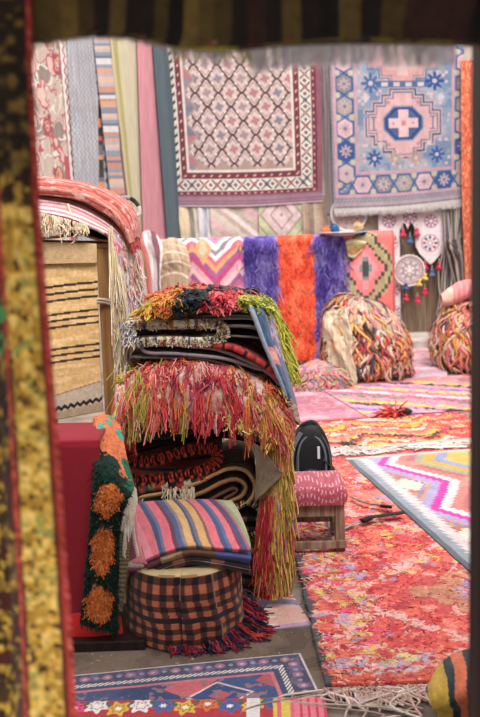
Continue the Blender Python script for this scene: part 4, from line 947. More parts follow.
for x in np.linspace(0, 1, 9):
    c = a+(b-a)*x; r = .105*(math.sin(math.pi*min(max(x, .04), .96))**.35)
    rows.append([c+[0, r*1.1*math.cos(q), r*math.sin(q)] for q in np.linspace(0, 2*math.pi, 17)])
cu_ = surf('cushion', ctrl(rows), 60, 50, lambda U, V: wear(np.where((V < .3)[:, None], hx('#dfb0a0'), np.where(((V*7) % 1 < .3)[:, None], hx('#cf7a80'), hx('#dd8c8a'))), U, V, .1, 8), .008, M_FINE, wob=.01)
tag(cu_, 'pink rolled cushion lying on the rag covered seat near the orange rug', 'cushion')
# ================================================================== STOOL
ys = G(341, 557)[1]; q = P(341, 556, ys); xR = q[0]+.022; xL = xR-.325; yb = ys+.30
so = root('stool', ((xL+xR)/2, (ys+yb)/2, 0.032), 'low wooden stool with a red patterned cushion beside the shaggy pile', 'stool')
lw = .048; zt = .275
for x in (xL, xR-lw):
    for y in (ys, yb-lw): box('leg', (x, y, .030), (x+lw, y+lw, zt), M_GREYWOOD, so, .005)
for y in (ys+.006, yb-lw+.01): box('apron', (xL+lw, y, zt-.065), (xR-lw, y+.028, zt), M_GREYWOOD, so, .003)
for x in (xL+.008, xR-lw+.01): box('apron', (x, ys+lw, zt-.065), (x+.028, yb-lw, zt), M_GREYWOOD, so, .003)
for x in (xL+.006, xR-lw+.006): box('stretcher', (x, ys+lw, .10), (x+.034, yb-lw, .135), M_GREYWOOD, so, .003)
box('stretcher', (xL-.0, ys-.022, .052), (xR+.004, ys-.001, .092), M_GREYWOOD, so, .004)
box('stretcher', (xL+lw, yb-lw+.006, .10), (xR-lw, yb-lw+.036, .135), M_GREYWOOD, so, .003)
def pat_stoolcushion(U, V):
    x = U*64; y = V*34; c = full(U, '#a8485a'); n = fbm(U*30, V*12, 4); c[n > .58] = hx('#b45a69')
    q = np.abs(((y+3*np.sin(x/6)) % 8)-4); put(c, (q > 2.5) & ((x % 3.4) < .9), '#d9a9b0'); put(c, (np.hypot((x % 9)-4.5, (y % 8)-4) < .9), '#d9938a')
    return c
def cushion_F(U, V):
    prof = np.array([(-.5, 0), (-.515, .25), (-.52, .6), (-.49, .88), (-.40, 1.0), (0, 1.06), (.40, 1.0), (.49, .88), (.52, .6), (.515, .25), (.5, 0)])
    i, w = crw(V, len(prof)); A = pad(prof, 0); q = sum(w[:, a, None]*A[i+a] for a in range(4))
    x = (U-.5)*2; e = np.clip((np.abs(x)-.86)/.14, 0, 1); sq = np.sqrt(1-e**2*.999); h = .5+(q[:, 1]-.5)*sq
    return np.stack([(xL+xR)/2+x*((xR-xL)/2+.014), (ys+yb)/2-.005+q[:, 0]*(yb-ys+.03)*(.94+.06*sq), zt+.002+h*.092], 1)
surf('cushion', cushion_F, 140, 160, lambda U, V: pat_stoolcushion(U, V*1.6), .004, M_FINE, so)
# ================================================================== BACKPACK
by = 5.22; bx = P(312, 470, by)
bk = root('backpack', (bx[0], by, .034), 'black backpack with a grey zipped arch standing behind the red stool', 'backpack')
# body: arched front
def bag_body(name, cx, cy, z0, hw, hd, h, lean, col, parent, top=.5):
    nu, nv = 44, 34; th = np.linspace(0, 2*np.pi, nu, endpoint=False); v = np.linspace(0, 1, nv)
    V = []
    for k in v:
        s = math.sqrt(max(1-max((k-top)/(1-top), 0)**2.6, 0)); s = max(s, .02); b = .92+.10*math.sin(k*math.pi); e = .45
        if k < .05: b *= .80+4*k
        x = np.sign(np.cos(th))*np.abs(np.cos(th))**e*hw*s*b; y = np.sign(np.sin(th))*np.abs(np.sin(th))**e*hd*(.45+.55*s)*b
        V.append(np.stack([cx+x, cy+y+lean*k*h, np.full(nu, z0+k*h)], 1))
    V = np.concatenate(V); idx = np.arange(nu*nv).reshape(nv, nu); nx = np.roll(idx, -1, 1)
    F = [tuple(f) for f in np.stack([idx[:-1], nx[:-1], nx[1:], idx[1:]], -1).reshape(-1, 4)]+[tuple(idx[0][::-1]), tuple(idx[-1])]
    return mesh_any(name, V, F, col, M_NYLON, parent)
HB = P(312, 421, by+.04)[2]-.034; cxb = bx[0]
bag_body('body', cxb-.005, by, .034, .118, .085, HB, .08, '#1b1c1f', bk, .50)
bag_body('front_pocket', cxb-.01, by-.085, .036, .088, .035, HB*.52, .10, '#212327', bk, .5)
bag_body('side_pocket', cxb+.112, by-.0, .036, .034, .06, HB*.50, .04, '#141518', bk, .6)
yz = lambda z: by-.078+.08*(z-.034)
def arch(hw, z0, z1, dy, n=15):
    P_ = []
    for a in np.linspace(math.pi, 0, n): P_.append([cxb-.005+hw*math.cos(a), yz(z0+(z1-z0)*math.sin(a)**.8)+dy+.035*math.sin(a)**2*.9, z0+(z1-z0)*math.sin(a)**.8])
    return [[cxb-.005-hw, yz(.12)+dy, .12]]+P_+[[cxb-.005+hw, yz(.12)+dy, .12]]
tube('zip_piping', arch(.078, .34, HB*.93, -.016), .0065, '#5a5e62', M_NYLON, bk, 60)['label'] = 'grey zip piping'
tube('zip_piping', arch(.105, .30, HB*.985, -.004), .0055, '#44484c', M_NYLON, bk, 60)
tube('shoulder_strap', [[cxb-.06, by-.03, HB*.97], [cxb-.11, by-.07, HB*.80], [cxb-.128, by-.085, HB*.5], [cxb-.12, by-.075, .10]], .018, '#4a4e52', M_NYLON, bk, 30, flat=.4)
tube('seam', [[cxb-.095, by-.088, .05], [cxb-.10, by-.075, .2], [cxb-.085, by-.055, .38]], .004, '#5d6165', M_NYLON, bk, 24)
tube('seam', [[cxb-.06, by-.125, .10], [cxb-.0, by-.132, .13], [cxb+.06, by-.122, .10]], .004, '#565a5e', M_NYLON, bk, 24)
tube('compression_strap', [[cxb+.06, by-.09, .36], [cxb+.105, by-.055, .30], [cxb+.135, by-.02, .22]], .008, '#3c4044', M_NYLON, bk, 24, flat=.4)
tube('grab_handle', [[cxb-.055, by+.03, HB*.98], [cxb-.045, by-.0, HB*1.05], [cxb+.0, by-.01, HB*1.085], [cxb+.03, by+.01, HB*1.04], [cxb+.035, by+.03, HB*.98]], .011, '#3f4347', M_NYLON, bk, 30, flat=.6)
tube('compression_strap', [[cxb-.07, by-.105, .20], [cxb-.02, by-.128, .24], [cxb+.05, by-.11, .30]], .007, '#0f1012', M_NYLON, bk, 20, flat=.5)
box('care_tag', (cxb+.027, yz(.40)-.022, .36), (cxb+.041, yz(.40)-.016, .43), M_FINE, bk, .001, col='#c9ccd2')['label'] = 'small white tag'
# strap trailing over the rugs
z_ = .055
sp = [G(333, 530, .04), G(343, 529, .045), G(355, 523, z_), G(367, 518, z_), G(384, 515, z_), G(403, 512, z_)]
sp[0] = np.array([cxb+.10, by-.03, .06]); sp.insert(1, G(331, 531, .05))
tube('trailing_strap', sp[:4]+[G(364, 520, z_)], .014, '#868a90', M_NYLON, bk, 40, flat=.3)['label'] = 'grey trailing strap'
tube('trailing_strap', [G(364, 520, z_+.004), G(372, 517, z_+.012), G(386, 515, z_+.012), G(403, 512.5, z_+.01)], .024, '#1c1b1e', M_NYLON, bk, 30, flat=.25)
tube('buckle', [G(362, 521, z_+.008), G(370, 518, z_+.012)], .022, '#121214', M_NYLON, bk, 10, flat=.5)
tube('trailing_strap', [G(351, 497, .06), G(366, 503, .06), G(380, 505, .06), G(391, 506, .062)], .014, '#5b6068', M_NYLON, bk, 30, flat=.3)
tube('buckle', [G(381, 506, .066), G(391, 507, .068)], .022, '#121214', M_NYLON, bk, 10, flat=.45)
# ================================================================== STRIPED CUSHION AT THE CORNER
yc = 3.0
rows = []
for pts in ([(427, 690, yc+.05), (440, 668, yc+.16), (458, 655, yc+.22), (490, 648, yc+.22)], [(430, 700, yc-.02), (446, 682, yc+.02), (466, 670, yc+.04), (500, 665, yc+.04)], [(433, 708, yc-.04), (450, 702, yc-.06), (470, 692, yc-.07), (505, 690, yc-.07)], [(437, 709, yc-.02), (456, 712, yc-.03), (474, 712, yc-.04), (510, 712, yc-.04)], [(440, 745, yc-.02), (458, 748, yc-.03), (476, 748, yc-.04), (512, 748, yc-.04)]):
    rows.append([P(*p) for p in pts])
def pat_corner(U, V):
    s = U*1.0+.18*V-.02; c = full(U, '#c0603f')
    for lim, col in ((1.2, '#2c3a3f'), (.95, '#b9603f'), (.86, '#2a3236'), (.70, '#cf6a48'), (.54, '#27343a'), (.40, '#c09a3a'), (.12, '#b08a34'), (.03, '#5a4a22')): put(c, s < lim, col)
    return wear(c, U, V, .1, 14)
ck = surf('cushion', ctrl(rows), 90, 60, pat_corner, .02, M_WOOL, wob=.006)
tag(ck, 'striped mustard, teal and rust floor cushion at the corner of the coral rug', 'cushion')
# ================================================================== WOODEN RACK WITH THE TAN KILIM
YK = 4.22
def PK(px, py, d=0.0): return P(px, py, YK+d)
zt_ = PK(80, 244)[2]; xr = PK(113, 300)[0]; xl = PK(2, 300)[0]
rk = root('wooden_rack', ((xl+xr)/2, YK+.4, 0), 'tall tan wooden rack holding folded rugs, with a rope tied round its post', 'rack')
pa, pb = PK(99, 300)[0], PK(113, 300)[0]
for x in ((pa, pb), (xl, xl+.06)):
    for y in (YK, YK+.74): box('post', (x[0], y, 0), (x[1], y+.055, zt_-.02), M_WOOD, rk, .005)
box('shelf_board', (xl, YK-.005, zt_-.02), (xr+.005, YK+.80, zt_), M_WOOD, rk, .004)
box('rail', (xl+.06, YK+.01, .70), (pa, YK+.04, .76), M_WOOD, rk, .004)
for y in (YK+.01, YK+.75): box('rail', (xl+.06, y, zt_-.10), (pa, y+.03, zt_-.025), M_WOOD, rk, .004)
for x in (xl+.01, pa+.01): box('rail', (x, YK+.055, .9), (x+.03, YK+.74, .95), M_WOOD, rk, .004)
pr0 = [PK(97, 299, -.035), PK(106, 300, -.012), PK(115, 303, -.01), PK(118, 309, .02), PK(120, 322, .02), PK(122, 340, .02)]
tube('rope', pr0, .0075, '#c9b7a6', M_YARN, rk, 40)['label'] = 'pale rope'
tube('rope', [p+np.array([0, 0, -.014]) for p in pr0[:4]]+[PK(119, 318, .03)], .0065, '#b8a594', M_YARN, rk, 40)['label'] = 'pale rope'
# kilim hung over the front of the rack
rows = [[PK(-4, 241, .10), PK(50, 241, .10), PK(95, 242, .10)], [PK(-4, 244, .01), PK(50, 244, .0), PK(96, 245, .0)], [PK(-4, 249, -.03), PK(50, 249, -.032), PK(97, 250, -.03)], [PK(-2, 304, -.03), PK(50, 301, -.035), PK(98, 298, -.028)], [PK(0, 366, -.03), PK(52, 362, -.04), PK(100, 358, -.028)], [PK(2, 428, -.03), PK(54, 420, -.035), PK(103, 411, -.03)]]
tk = surf('striped_kilim', ctrl(rows), 160, 330, lambda U, V: np.clip(pat_tankilim(U, np.interp(V*5, [0, 1, 2, 3, 4, 5], [0, 0, .03, .324, .67, 1]))*[1.12, 1.10, 1.06], 0, 1), .010, M_WOOL)
tag(tk, 'tan kilim with triple dark brown stripes hanging down the front of the wooden rack', 'kilim')
fl_ = surf('turned_flap', ctrl([[PK(-4, 245, -.045), PK(50, 244, -.046), PK(96.5, 245, -.044)], [PK(-4, 254, -.048), PK(50, 254, -.052), PK(97, 254, -.046)], [PK(-4, 265, -.047), PK(50, 264, -.052), PK(97, 263, -.046)]]), 90, 24, pat_plain('#cfae80', .06, 30), .007, M_WOOL, tk)
e = edge_pts(PK(-4, 265, -.05), PK(97, 263, -.05), 90); strands('stitching', hang(e, (0, -.2, -1), .010, 0, 3, .1), taper(3, .0022), hx('#8d7656')[None].repeat(90, 0), M_YARN, fl_)
# ================================================================== RUGS ON TOP OF THE RACK
lo_ = [(6, 209), (40, 213), (66, 219), (90, 227), (107, 236), (115, 250), (117, 272), (119, 305), (122, 345)]
up_ = [(6, 187), (40, 189), (70, 193), (98, 205), (121, 222), (133, 240), (139, 262), (144, 300), (148, 345)]
rows = []
for (x, y), (X_, Y_) in zip(lo_, up_):
    c0, c3 = PK(x, y, -.07), PK(X_, Y_, .16)
    rows.append([c0, c0*.66+c3*.34+np.array([0, -.012, .010]), c0*.3+c3*.7+np.array([0, -.01, .012]), c3, c3+np.array([-.03, .30, .0]), c3+np.array([-.05, .62, -.01])])
def pat_pinkstripe(U, V):
    c = full(U, '#d99a9e'); k = np.floor((U*1.0+.012*np.sin(V*20))*30)
    s = pick(k, ['#e3c6c2', '#cf8088', '#e6d5cf', '#c4828a', '#d7a5a6', '#b0656e', '#e5cfca', '#d28f92', '#dab7b4', '#a85a66'])
    m = V < .55; c[m] = s[m]; ik = pat_ikat(U, V); c[~m] = ik[~m]; mm = (V > .47) & (V < .55) & (U > .3); c[mm] = (.5*s+.5*ik)[mm]
    return wear(c, U, V, .08, 15)
pkk = surf('striped_kilim', ctrl(rows), 130, 260, pat_pinkstripe, .014, M_WOOL, wob=.006)
tag(pkk, 'pink striped kilim with cream fringe draped over the rack top and down its side', 'kilim')
FK = ctrl(rows)
v = rng.uniform(.02, .36, 130); r = FK(np.zeros(130), v); r[:, 1] -= .005
p1 = hang(r, np.stack([rng.normal(.1, .25, 130), np.full(130, -.35), np.full(130, -.55)], 1), rng.uniform(.05, .10, 130)*np.clip(1.5-v*3, .3, 1), .5, 8, .25)
v = rng.uniform(.42, .98, 330); r = FK(rng.uniform(0, .10, 330), v); r[:, 1] -= .008; v = v
p2 = hang(r, np.stack([rng.normal(-.05, .09, 330), rng.normal(-.06, .05, 330), np.full(330, -1)], 1), rng.uniform(.15, .42, 330), .1, 8, .07)
p2[..., 0] = np.clip(p2[..., 0], PK(115, 330, -.06)[0]+rng.normal(0, .004, (330, 1)), PK(130, 330)[0])
strands('fringe', np.concatenate([p1, p2]), taper(8, .0040, .7), jit(choose(460, ['#d9c39a', '#e3d3b4', '#c9ad80', '#e6d8c6', '#d4b9a0'], [3, 3, 2, 2, 1]), 460, .05), M_YARN, pkk)
tube('fringe', [PK(68, 204, -.03), PK(71, 214, -.05), PK(75, 222, -.05), PK(74, 232, -.05), PK(76, 238, -.045), PK(72, 244, -.05)], .005, '#e0cfb0', M_YARN, pkk, 30)
U = rng.uniform(.15, .62, 420); V = rng.uniform(.6, .97, 420); r = FK(U, V); r[:, 1] -= .008
strands('loose_yarn', hang(r, np.stack([rng.normal(.1, .1, 420), np.full(420, -.2), np.full(420, -.9)], 1), rng.uniform(.03, .09, 420), .3, 4, .2), taper(4, .0045), jit(choose(420, ['#e6dcd8', '#d8a9b0', '#cf8794', '#e9e0da', '#b3a9b8', '#dcc3a0']), 420), M_YARN, pkk)
# rolled salmon blanket
lo_ = [(6, 192), (40, 192), (64, 194), (84, 199), (99, 207), (111, 215), (121, 226), (128, 237), (131, 245)]
up_ = [(6, 182), (40, 181), (66, 182), (92, 187), (110, 195), (124, 206), (132, 217), (135, 229), (135, 238)]
rows = []
for i, ((x, y), (X_, Y_)) in enumerate(zip(lo_, up_)):
    c0, c3 = PK(x, y, -.03), PK(X_, Y_, .12); s = .8+.6*math.sin(i*1.3+.6); w = .022
    rows.append([c0+np.array([-.004, .02, -.010]), c0*.75+c3*.25+np.array([0, -.03, .004]), c0*.52+c3*.48+np.array([0, -.012, -.006*s]), c0*.25+c3*.75+np.array([0, -.03, .012*s]), c3+np.array([0, .03, .004]), c3+np.array([0, .12, -.008]), c3+np.array([-.01, .24, .014*s]), c3+np.array([-.02, .42, -.01])])
def pat_salmon(U, V):
    c = full(U, '#c9706a'); k = np.floor(U*34+.6*np.sin(V*9)); s = pick(k, ['#bd5d52', '#c9766a', '#ad4d42', '#c46a5e', '#cf8d80', '#b6544a']); c = s
    n = fbm(U*30, V*18, 6); put(c, n > .68, '#a84a44'); put(c, n < .3, '#e0aca4')
    return c
sm = surf('folded_blanket', ctrl(rows), 150, 170, pat_salmon, .014, M_WOOL, wob=.006, wsc=9)
tag(sm, 'folded salmon red blanket on top of the pile on the wooden rack', 'blanket')
r = ctrl(rows)(np.linspace(.05, .9, 120), np.full(120, .99)); strands('fringe', hang(r, (.2, -.1, -.9), rng.uniform(.02, .05, 120), .2, 4, .2), taper(4, .004), jit(choose(120, ['#c04a48', '#d06a5c', '#b23c40']), 120), M_YARN, sm)
# black and white folded cloth poking out behind it
rows = [[P(x, y, 4.72), P(x+.5, y-.5, 4.85), P(x, y, 5.0)] for x, y in ((112, 214), (121, 199), (131, 199), (138, 206), (139, 214), (134, 216), (132, 210), (126, 207), (118, 214))]
tag(surf('folded_cloth', ctrl(rows), 20, 110, pat_bands(['#2c2a2d', '#d9d2d0', '#8f8b90', '#2a282b', '#3a3638', '#cfc6c2'], 13, 2), .018, M_WOOL), 'black and white folded cloth peeping out behind the salmon blanket', 'cloth')
# brown blankets directly on the shelf
def snake(px0, px1, levels, Yf, Yb, sk=0.0):
    """levels: list of (py at the near end, py at the far end) from the bottom up -> serpentine profile"""
    pts = []
    for i, (a, b) in enumerate(levels):
        xs = np.linspace(0, 1, 5) if i % 2 == 0 else np.linspace(1, 0, 5)
        for s in xs: pts.append((px0+(px1-px0)*s, a+(b-a)*s+.8*math.sin(s*7+i), Yf))
    return paths(pts, Yb)
def folded(name, rows, pat, label, cat='rug', thick=.014, nu=40, nv=220, mat=M_WOOL, wob=.004, group='folded rugs in the tall pile'):
    o = surf(name, ctrl(rows), nu, nv, pat, thick, mat, wob=wob, wsc=11)
    return tag(o, label, cat, group)
folded('folded_blanket', paths([(36, 239, YK-.015), (60, 236, YK-.02), (74, 231, YK-.02), (86, 236, YK-.02), (101, 240, YK-.01), (112, 241, YK-.01), (118, 247, YK), (114, 252, YK)], YK+.7), lambda U, V: wear(np.where((U < .02)[:, None], hx('#b07a50'), hx('#8a5a3c')), U, V, .1, 20), 'rumpled brown blanket lying directly on the rack top above the tan kilim', 'blanket', .010, 30, 90, group='folded rugs on the rack')
folded('folded_blanket', paths([(30, 229, YK+.01), (56, 224, YK+.01), (74, 221, YK+.01), (92, 227, YK+.01), (104, 234, YK+.02), (112, 239, YK+.03)], YK+.7), pat_plain('#3d2a24', .15), 'dark brown folded blanket under the pink striped kilim on the rack', 'blanket', .016, 30, 90, group='folded rugs on the rack')
folded('folded_blanket', paths([(30, 212, YK+.03), (60, 212, YK+.03), (84, 219, YK+.03), (102, 230, YK+.04), (110, 238, YK+.05)], YK+.7), pat_plain('#4a3a30', .15), 'black brown blanket tucked beneath the cream fringe on the rack', 'blanket', .016, 30, 90, group='folded rugs on the rack')
# ================================================================== RED-COVERED CHEST
YC = 3.66; zc = P(80, 441, YC)[2]; xcr = P(100, 441, YC)[0]
ch = root('covered_chest', (xcr-.35, YC+.17, 0), 'low chest covered with a plain dark red felt cloth in front of the rack', 'chest')
box('chest_body', (xcr-.70, YC+.02, .10), (xcr-.02, YC+.30, zc-.012), M_DARKWOOD, ch, .008)
box('plinth', (xcr-.72, YC-.085, 0.0), (xcr+.15, YC+.30, .05), M_DARKWOOD, ch, .006)
rows = [[(xcr-.72, YC+.31, zc+.004), (xcr-.36, YC+.31, zc+.006), (xcr+.0, YC+.31, zc+.004)], [(xcr-.72, YC+.15, zc+.005), (xcr-.36, YC+.15, zc+.006), (xcr+.0, YC+.15, zc+.005)], [(xcr-.72, YC+.02, zc+.003), (xcr-.36, YC+.015, zc+.004), (xcr+.0, YC+.02, zc+.003)], [(xcr-.72, YC-.006, zc-.014), (xcr-.36, YC-.008, zc-.013), (xcr+.0, YC-.006, zc-.014)], [(xcr-.72, YC-.012, zc-.08), (xcr-.36, YC-.010, zc-.08), (xcr-.003, YC-.012, zc-.08)], [(xcr-.72, YC-.02, .45), (xcr-.36, YC-.008, .45), (xcr-.012, YC-.02, .45)], [(xcr-.72, YC-.02, .125), (xcr-.36, YC-.014, .12), (xcr-.02, YC-.02, .125)]]
o = surf('felt_cloth', ctrl(rows), 60, 160, pat_plain('#8c1b28', .05, 8), .006, M_FELT, ch, wob=.002)
rows = [[P(70, 614, YC-.02), P(95, 612, YC-.02), P(121, 616, YC-.0)], [P(70, 630, YC-.03), P(95, 628, YC-.03), P(123, 632, YC-.01)], [P(70, 640, YC-.03), P(95, 640, YC-.03), P(122, 639, YC-.01)]]
surf('hem_cloth', ctrl(rows), 40, 30, pat_plain('#d02a28', .05, 8), .005, M_FELT, ch)['label'] = 'bright red hem cloth'
# ================================================================== GREEN SHAGGY RUG WITH ORANGE FLOWERS
_P = P
def P(px, py, Y): return _P(px, py, Y-.12)
rows = [[P(94, 417, 4.12), P(104, 416, 4.12), P(118, 419, 4.14)],
        [P(96, 428, 3.98), P(107, 428, 3.98), P(121, 434, 4.0)],
        [P(96, 447, 3.84), P(110, 450, 3.84), P(126, 460, 3.88)],
        [P(95, 468, 3.75), P(113, 472, 3.74), P(133, 488, 3.78)],
        [P(92, 495, 3.72), P(110, 494, 3.70), P(127, 499, 3.72)],
        [P(90, 525, 3.715), P(105, 524, 3.70), P(120, 524, 3.72)],
        [P(86, 565, 3.715), P(103, 564, 3.70), P(119, 564, 3.72)],
        [P(83, 600, 3.715), P(101, 600, 3.70), P(118, 602, 3.72)],
        [P(80, 624, 3.715), P(100, 629, 3.70), P(118, 633, 3.72)]]
FG = ctrl(rows)
gr = surf('shaggy_rug', FG, 90, 330, pat_orangeflower, .014, M_PILE, wob=.004)
tag(gr, 'dark green shaggy rug with orange flowers draped over the corner of the red chest', 'rug')
n = 5200; U = rng.uniform(0, 1, n); V = rng.uniform(0, 1, n); r = FG(U, V)
strands('pile', hang(r, np.stack([rng.normal(.0, .5, n), np.full(n, -.8), rng.normal(-.3, .4, n)], 1), rng.uniform(.010, .019, n), .3, 4, .2), taper(4, .0030, .6), jit(pat_orangeflower(U, V), n, .05), M_YARN, gr)
rows = [[P(133, 486, 3.80), P(136, 490, 3.84)], [P(127, 500, 3.75), P(136, 505, 3.80)], [P(121, 525, 3.735), P(131, 530, 3.77)], [P(119, 560, 3.735), P(128, 560, 3.76)], [P(117, 610, 3.735), P(122, 612, 3.75)]]
bk_ = surf('backing', ctrl(rows), 30, 90, lambda U, V: wear(np.where((V < .55)[:, None], hx('#cfc4b4'), np.where((((V*90) % 2) < 1)[:, None], hx('#8a7a55'), hx('#4a3d2c'))), U, V, .1, 20), .008, M_WOOL, gr, wob=.004); bk_['label'] = 'cream woven backing'
v = rng.uniform(0, .5, 90); strands('fringe', hang(ctrl(rows)(np.full(90, .25), v), (-.05, -.15, -1), rng.uniform(.05, .14, 90), .1, 6, .05), taper(6, .0045), jit(choose(90, ['#d9cfc2', '#c9bba8', '#e3dccf']), 90, .04), M_YARN, gr)
P = _P
# ================================================================== PLAID POUF + STRIPED CLOTHS
pc = G(184, 652); py0 = pc[1]+.215; R_p = .238
po = root('plaid_pouf', (pc[0], py0, .012), 'round pouf wrapped in an orange and black plaid cloth with a tasselled hem', 'pouf')
zt2 = P(185, 577, py0-R_p)[2]
def pouf_F(U, V):
    a = U*2*np.pi-np.pi*.5; r = R_p*np.interp(V, [0, .06, .14, .30, .6, .85, 1], [.62, .84, .93, .99, 1.02, 1.03, 1.0]); z = np.interp(V, [0, .06, .14, .3, 1], [zt2+.004, zt2, zt2-.012, zt2-.09, .012])
    r = r*(1+.030*np.sin(U*64+3*np.sin(U*11)+1.2*np.sin(V*5))*np.clip(V*1.3, 0, 1)+.020*np.sin(U*23))
    return np.stack([pc[0]+r*np.cos(a), py0+r*np.sin(a), z], 1)
def pat_pouf(U, V):
    c = pat_plaid(U*1.2+.01*np.sin(V*6), np.clip(V-.13, 0, 1)*.95); m = V < .13; c2 = wear(full(U, '#b9a476'), U, V, .1, 30); c[m] = c2[m]
    mm = (V > .10) & (V < .14) & (np.floor(U*60) % 7 < 3); put(c, mm, '#8f6a4a')
    return c
surf('plaid_cloth', pouf_F, 260, 150, pat_pouf, .006, M_FINE, po, wob=.002)
lathe('core', [(.001, .0), (R_p*.84, .0), (R_p*.90, .03), (R_p*.90, zt2-.07), (R_p*.6, zt2-.02), (.001, zt2-.012)], (pc[0], py0, .012), '#4a352a', M_WOOL, po, 40)
n = 900; a = rng.uniform(-math.pi*.60, math.pi*.12, n); r = np.stack([pc[0]+R_p*.93*np.cos(a), py0+R_p*.93*np.sin(a), rng.uniform(.03, .06, n)+np.clip(a+.6, 0, 1)*rng.uniform(0, .10, n)], 1)
right = np.clip((a+1.6)/1.6, 0, 1)
L = (rng.uniform(.03, .06, n)+.06*right)*(.45+1.1*fbm(a*7, a*0, 3)); d = np.stack([np.cos(a)*.8+.15, np.sin(a)*.8, -.25-.2*right], 1)
p = hang(r, d, L, .45, 6, .25); p[..., 2] = np.maximum(p[..., 2], .012+rng.uniform(0, .01, (n, 1)))
idx = np.floor(a*9+rng.uniform(0, .8, n)); strands('fringe', p, taper(6, .0036, .8), jit(pick(idx, ['#b3262f', '#2a2a48', '#8d2230', '#3a3350', '#c23a35', '#1f1d2c', '#a82c38', '#28284a']), n, .04), M_YARN, po)
# three folded cloths on the pouf
def stackcloth(dz, sc, pat, label, seed, hang_l=.0, thick=.007, kx=0.0):
    r = np.random.default_rng(seed)
    base = [[(133, 503, 4.02), (158, 501, 4.02), (184, 500, 4.02), (210, 500, 4.02), (231, 501, 4.02)],
            [(133, 513, 3.93), (160, 510, 3.93), (187, 509, 3.93), (214, 510, 3.93), (238, 511, 3.93)],
            [(136, 531, 3.79), (162, 525, 3.79), (190, 523, 3.79), (219, 525, 3.79), (246, 528, 3.79)],
            [(144, 556, 3.645), (163, 549, 3.635), (190, 543, 3.63), (221, 545, 3.63), (251, 547, 3.645)],
            [(145, 560, 3.635), (164, 553, 3.625), (190, 547, 3.62), (221, 549, 3.62), (251, 551, 3.635)],
            [(146, 562, 3.66), (164, 556, 3.66), (190, 551, 3.66), (221, 552, 3.66), (249, 555, 3.67)],
            [(146, 558, 3.76), (164, 552, 3.77), (190, 549, 3.77), (221, 551, 3.77), (247, 553, 3.76)]]
    rows = []
    for i, row in enumerate(base):
        rr_ = []
        for (x, y, Y) in row:
            q = P(185+(x-185)*sc+kx+r.normal(0, .8), y, Y); q[2] -= dz*(1+.3*((x-190)/55)**2); rr_.append(q)
        rows.append(rr_)
    return surf('folded_cloth', ctrl(rows), 150, 130, pat, thick, M_FINE, wob=.002), rows
sc1, rw = stackcloth(0, 1, lambda U, V: pat_stripecloth(U, V), '', 1)
tag(sc1, 'folded cloth in pink, blue and tan stripes topmost on the plaid pouf', 'cloth', 'folded cloths on the plaid pouf')
# its layers hanging at the near corner
rows = [[PP, PP+np.array([-.012, .05, -.0])] for PP in ()]
for k, (dx, col) in enumerate(((0, '#d9828c'), (-3, '#c9b5b0'), (-6, '#8f4a5c'))):
    rows = [[P(136+dx*.5, 503, 3.99), P(131+dx*.5, 505, 4.0)], [P(137+dx, 522, 3.84), P(128+dx, 523, 3.87)], [P(140+dx, 545, 3.70), P(126+dx, 546, 3.75)], [P(146+dx, 561+k*3, 3.63+.01*k), P(128+dx, 563+k*3, 3.68)], [P(148+dx, 565+k*3, 3.645+.01*k), P(131+dx, 567+k*3, 3.70)]]
    surf('hanging_layer', ctrl(rows), 16, 60, pat_plain(col, .1, 30), .006, M_FINE, sc1)
sc2, _ = stackcloth(.026, .985, lambda U, V: wear(np.where((U > .70)[:, None], hx('#4c5590'), np.where((U > .42)[:, None], hx('#6a4a38'), np.where((U > .2)[:, None], hx('#a88a68'), hx('#5a3038')))), U, V, .1, 20), '', 2, 1, .012, 1)
tag(sc2, 'folded cloth with an indigo blue end, second from the top on the plaid pouf', 'cloth', 'folded cloths on the plaid pouf')
sc3, _ = stackcloth(.056, .97, lambda U, V: wear(np.where(((V > .55) & (np.abs(V-.62) < .03))[:, None], hx('#d9cfc8'), np.where(((np.floor(U*9) % 3) == 0)[:, None], hx('#7a4a38'), hx('#2c1f22'))), U, V, .1, 20), '', 3, 1, .008, 0)
tag(sc3, 'dark folded cloth with white piping lying lowest on the plaid pouf', 'cloth', 'folded cloths on the plaid pouf')
# ================================================================== THE TALL PILE
YS = 4.24; DY = -.16; YBk = 4.78+DY
def P(px, py, Y): return _P(px, py, Y+DY)
def PK(px, py, d=0.0): return P(px, py, YK+d)
def rib(cols, per, edge):       # ribbed pile edge along the profile, seen at the near end
    def f(U, V):
        k = np.floor(V*per); c = pick(k, cols); m = U > edge; c2 = pick(np.floor(U*9+V*14), [cols[0], cols[1 % len(cols)], cols[0]]); c[m] = c2[m]; return c
    return f
folded('folded_rug', snake(168, 268, [(601, 602), (591, 592), (581, 583)], YS+.0, YBk), pat_bands(['#4a2a26', '#6b3a30', '#2e2022', '#7a4c3a', '#37262a'], 60, 3), 'dark brown and red rug folded at the very bottom of the tall pile', thick=.026)
folded('folded_rug', snake(160, 266, [(570, 573), (557, 562), (548, 552)], YS+.01, YBk), pat_bands(['#5a4a44', '#2a2022', '#7c6a5c', '#42302c', '#241b1e'], 70, 5), 'dark folded rug with grey edge just above the bottom of the tall pile', thick=.026)
folded('folded_rug', snake(150, 264, [(538, 540), (528, 531), (518, 520)], YS+.015, YBk), pat_bands(['#2a1d1c', '#6a4630', '#1d1618', '#8d6a48', '#30201e'], 90, 7), 'black and brown patterned rug in the tall pile behind the striped cloths', thick=.024)
folded('folded_rug', paths([(205, 528, YS), (226, 520, YS), (236, 507, YS), (248, 504, YS), (258, 509, YS), (262, 520, YS), (260, 532, YS), (248, 537, YS)], YBk), rib(['#1d1718', '#8a6f50', '#1d1718', '#1d1718', '#c2a888'], 70, .05), 'rolled dark rug with cream flecks at the edge below the tan looped rug', thick=.022, nu=60)
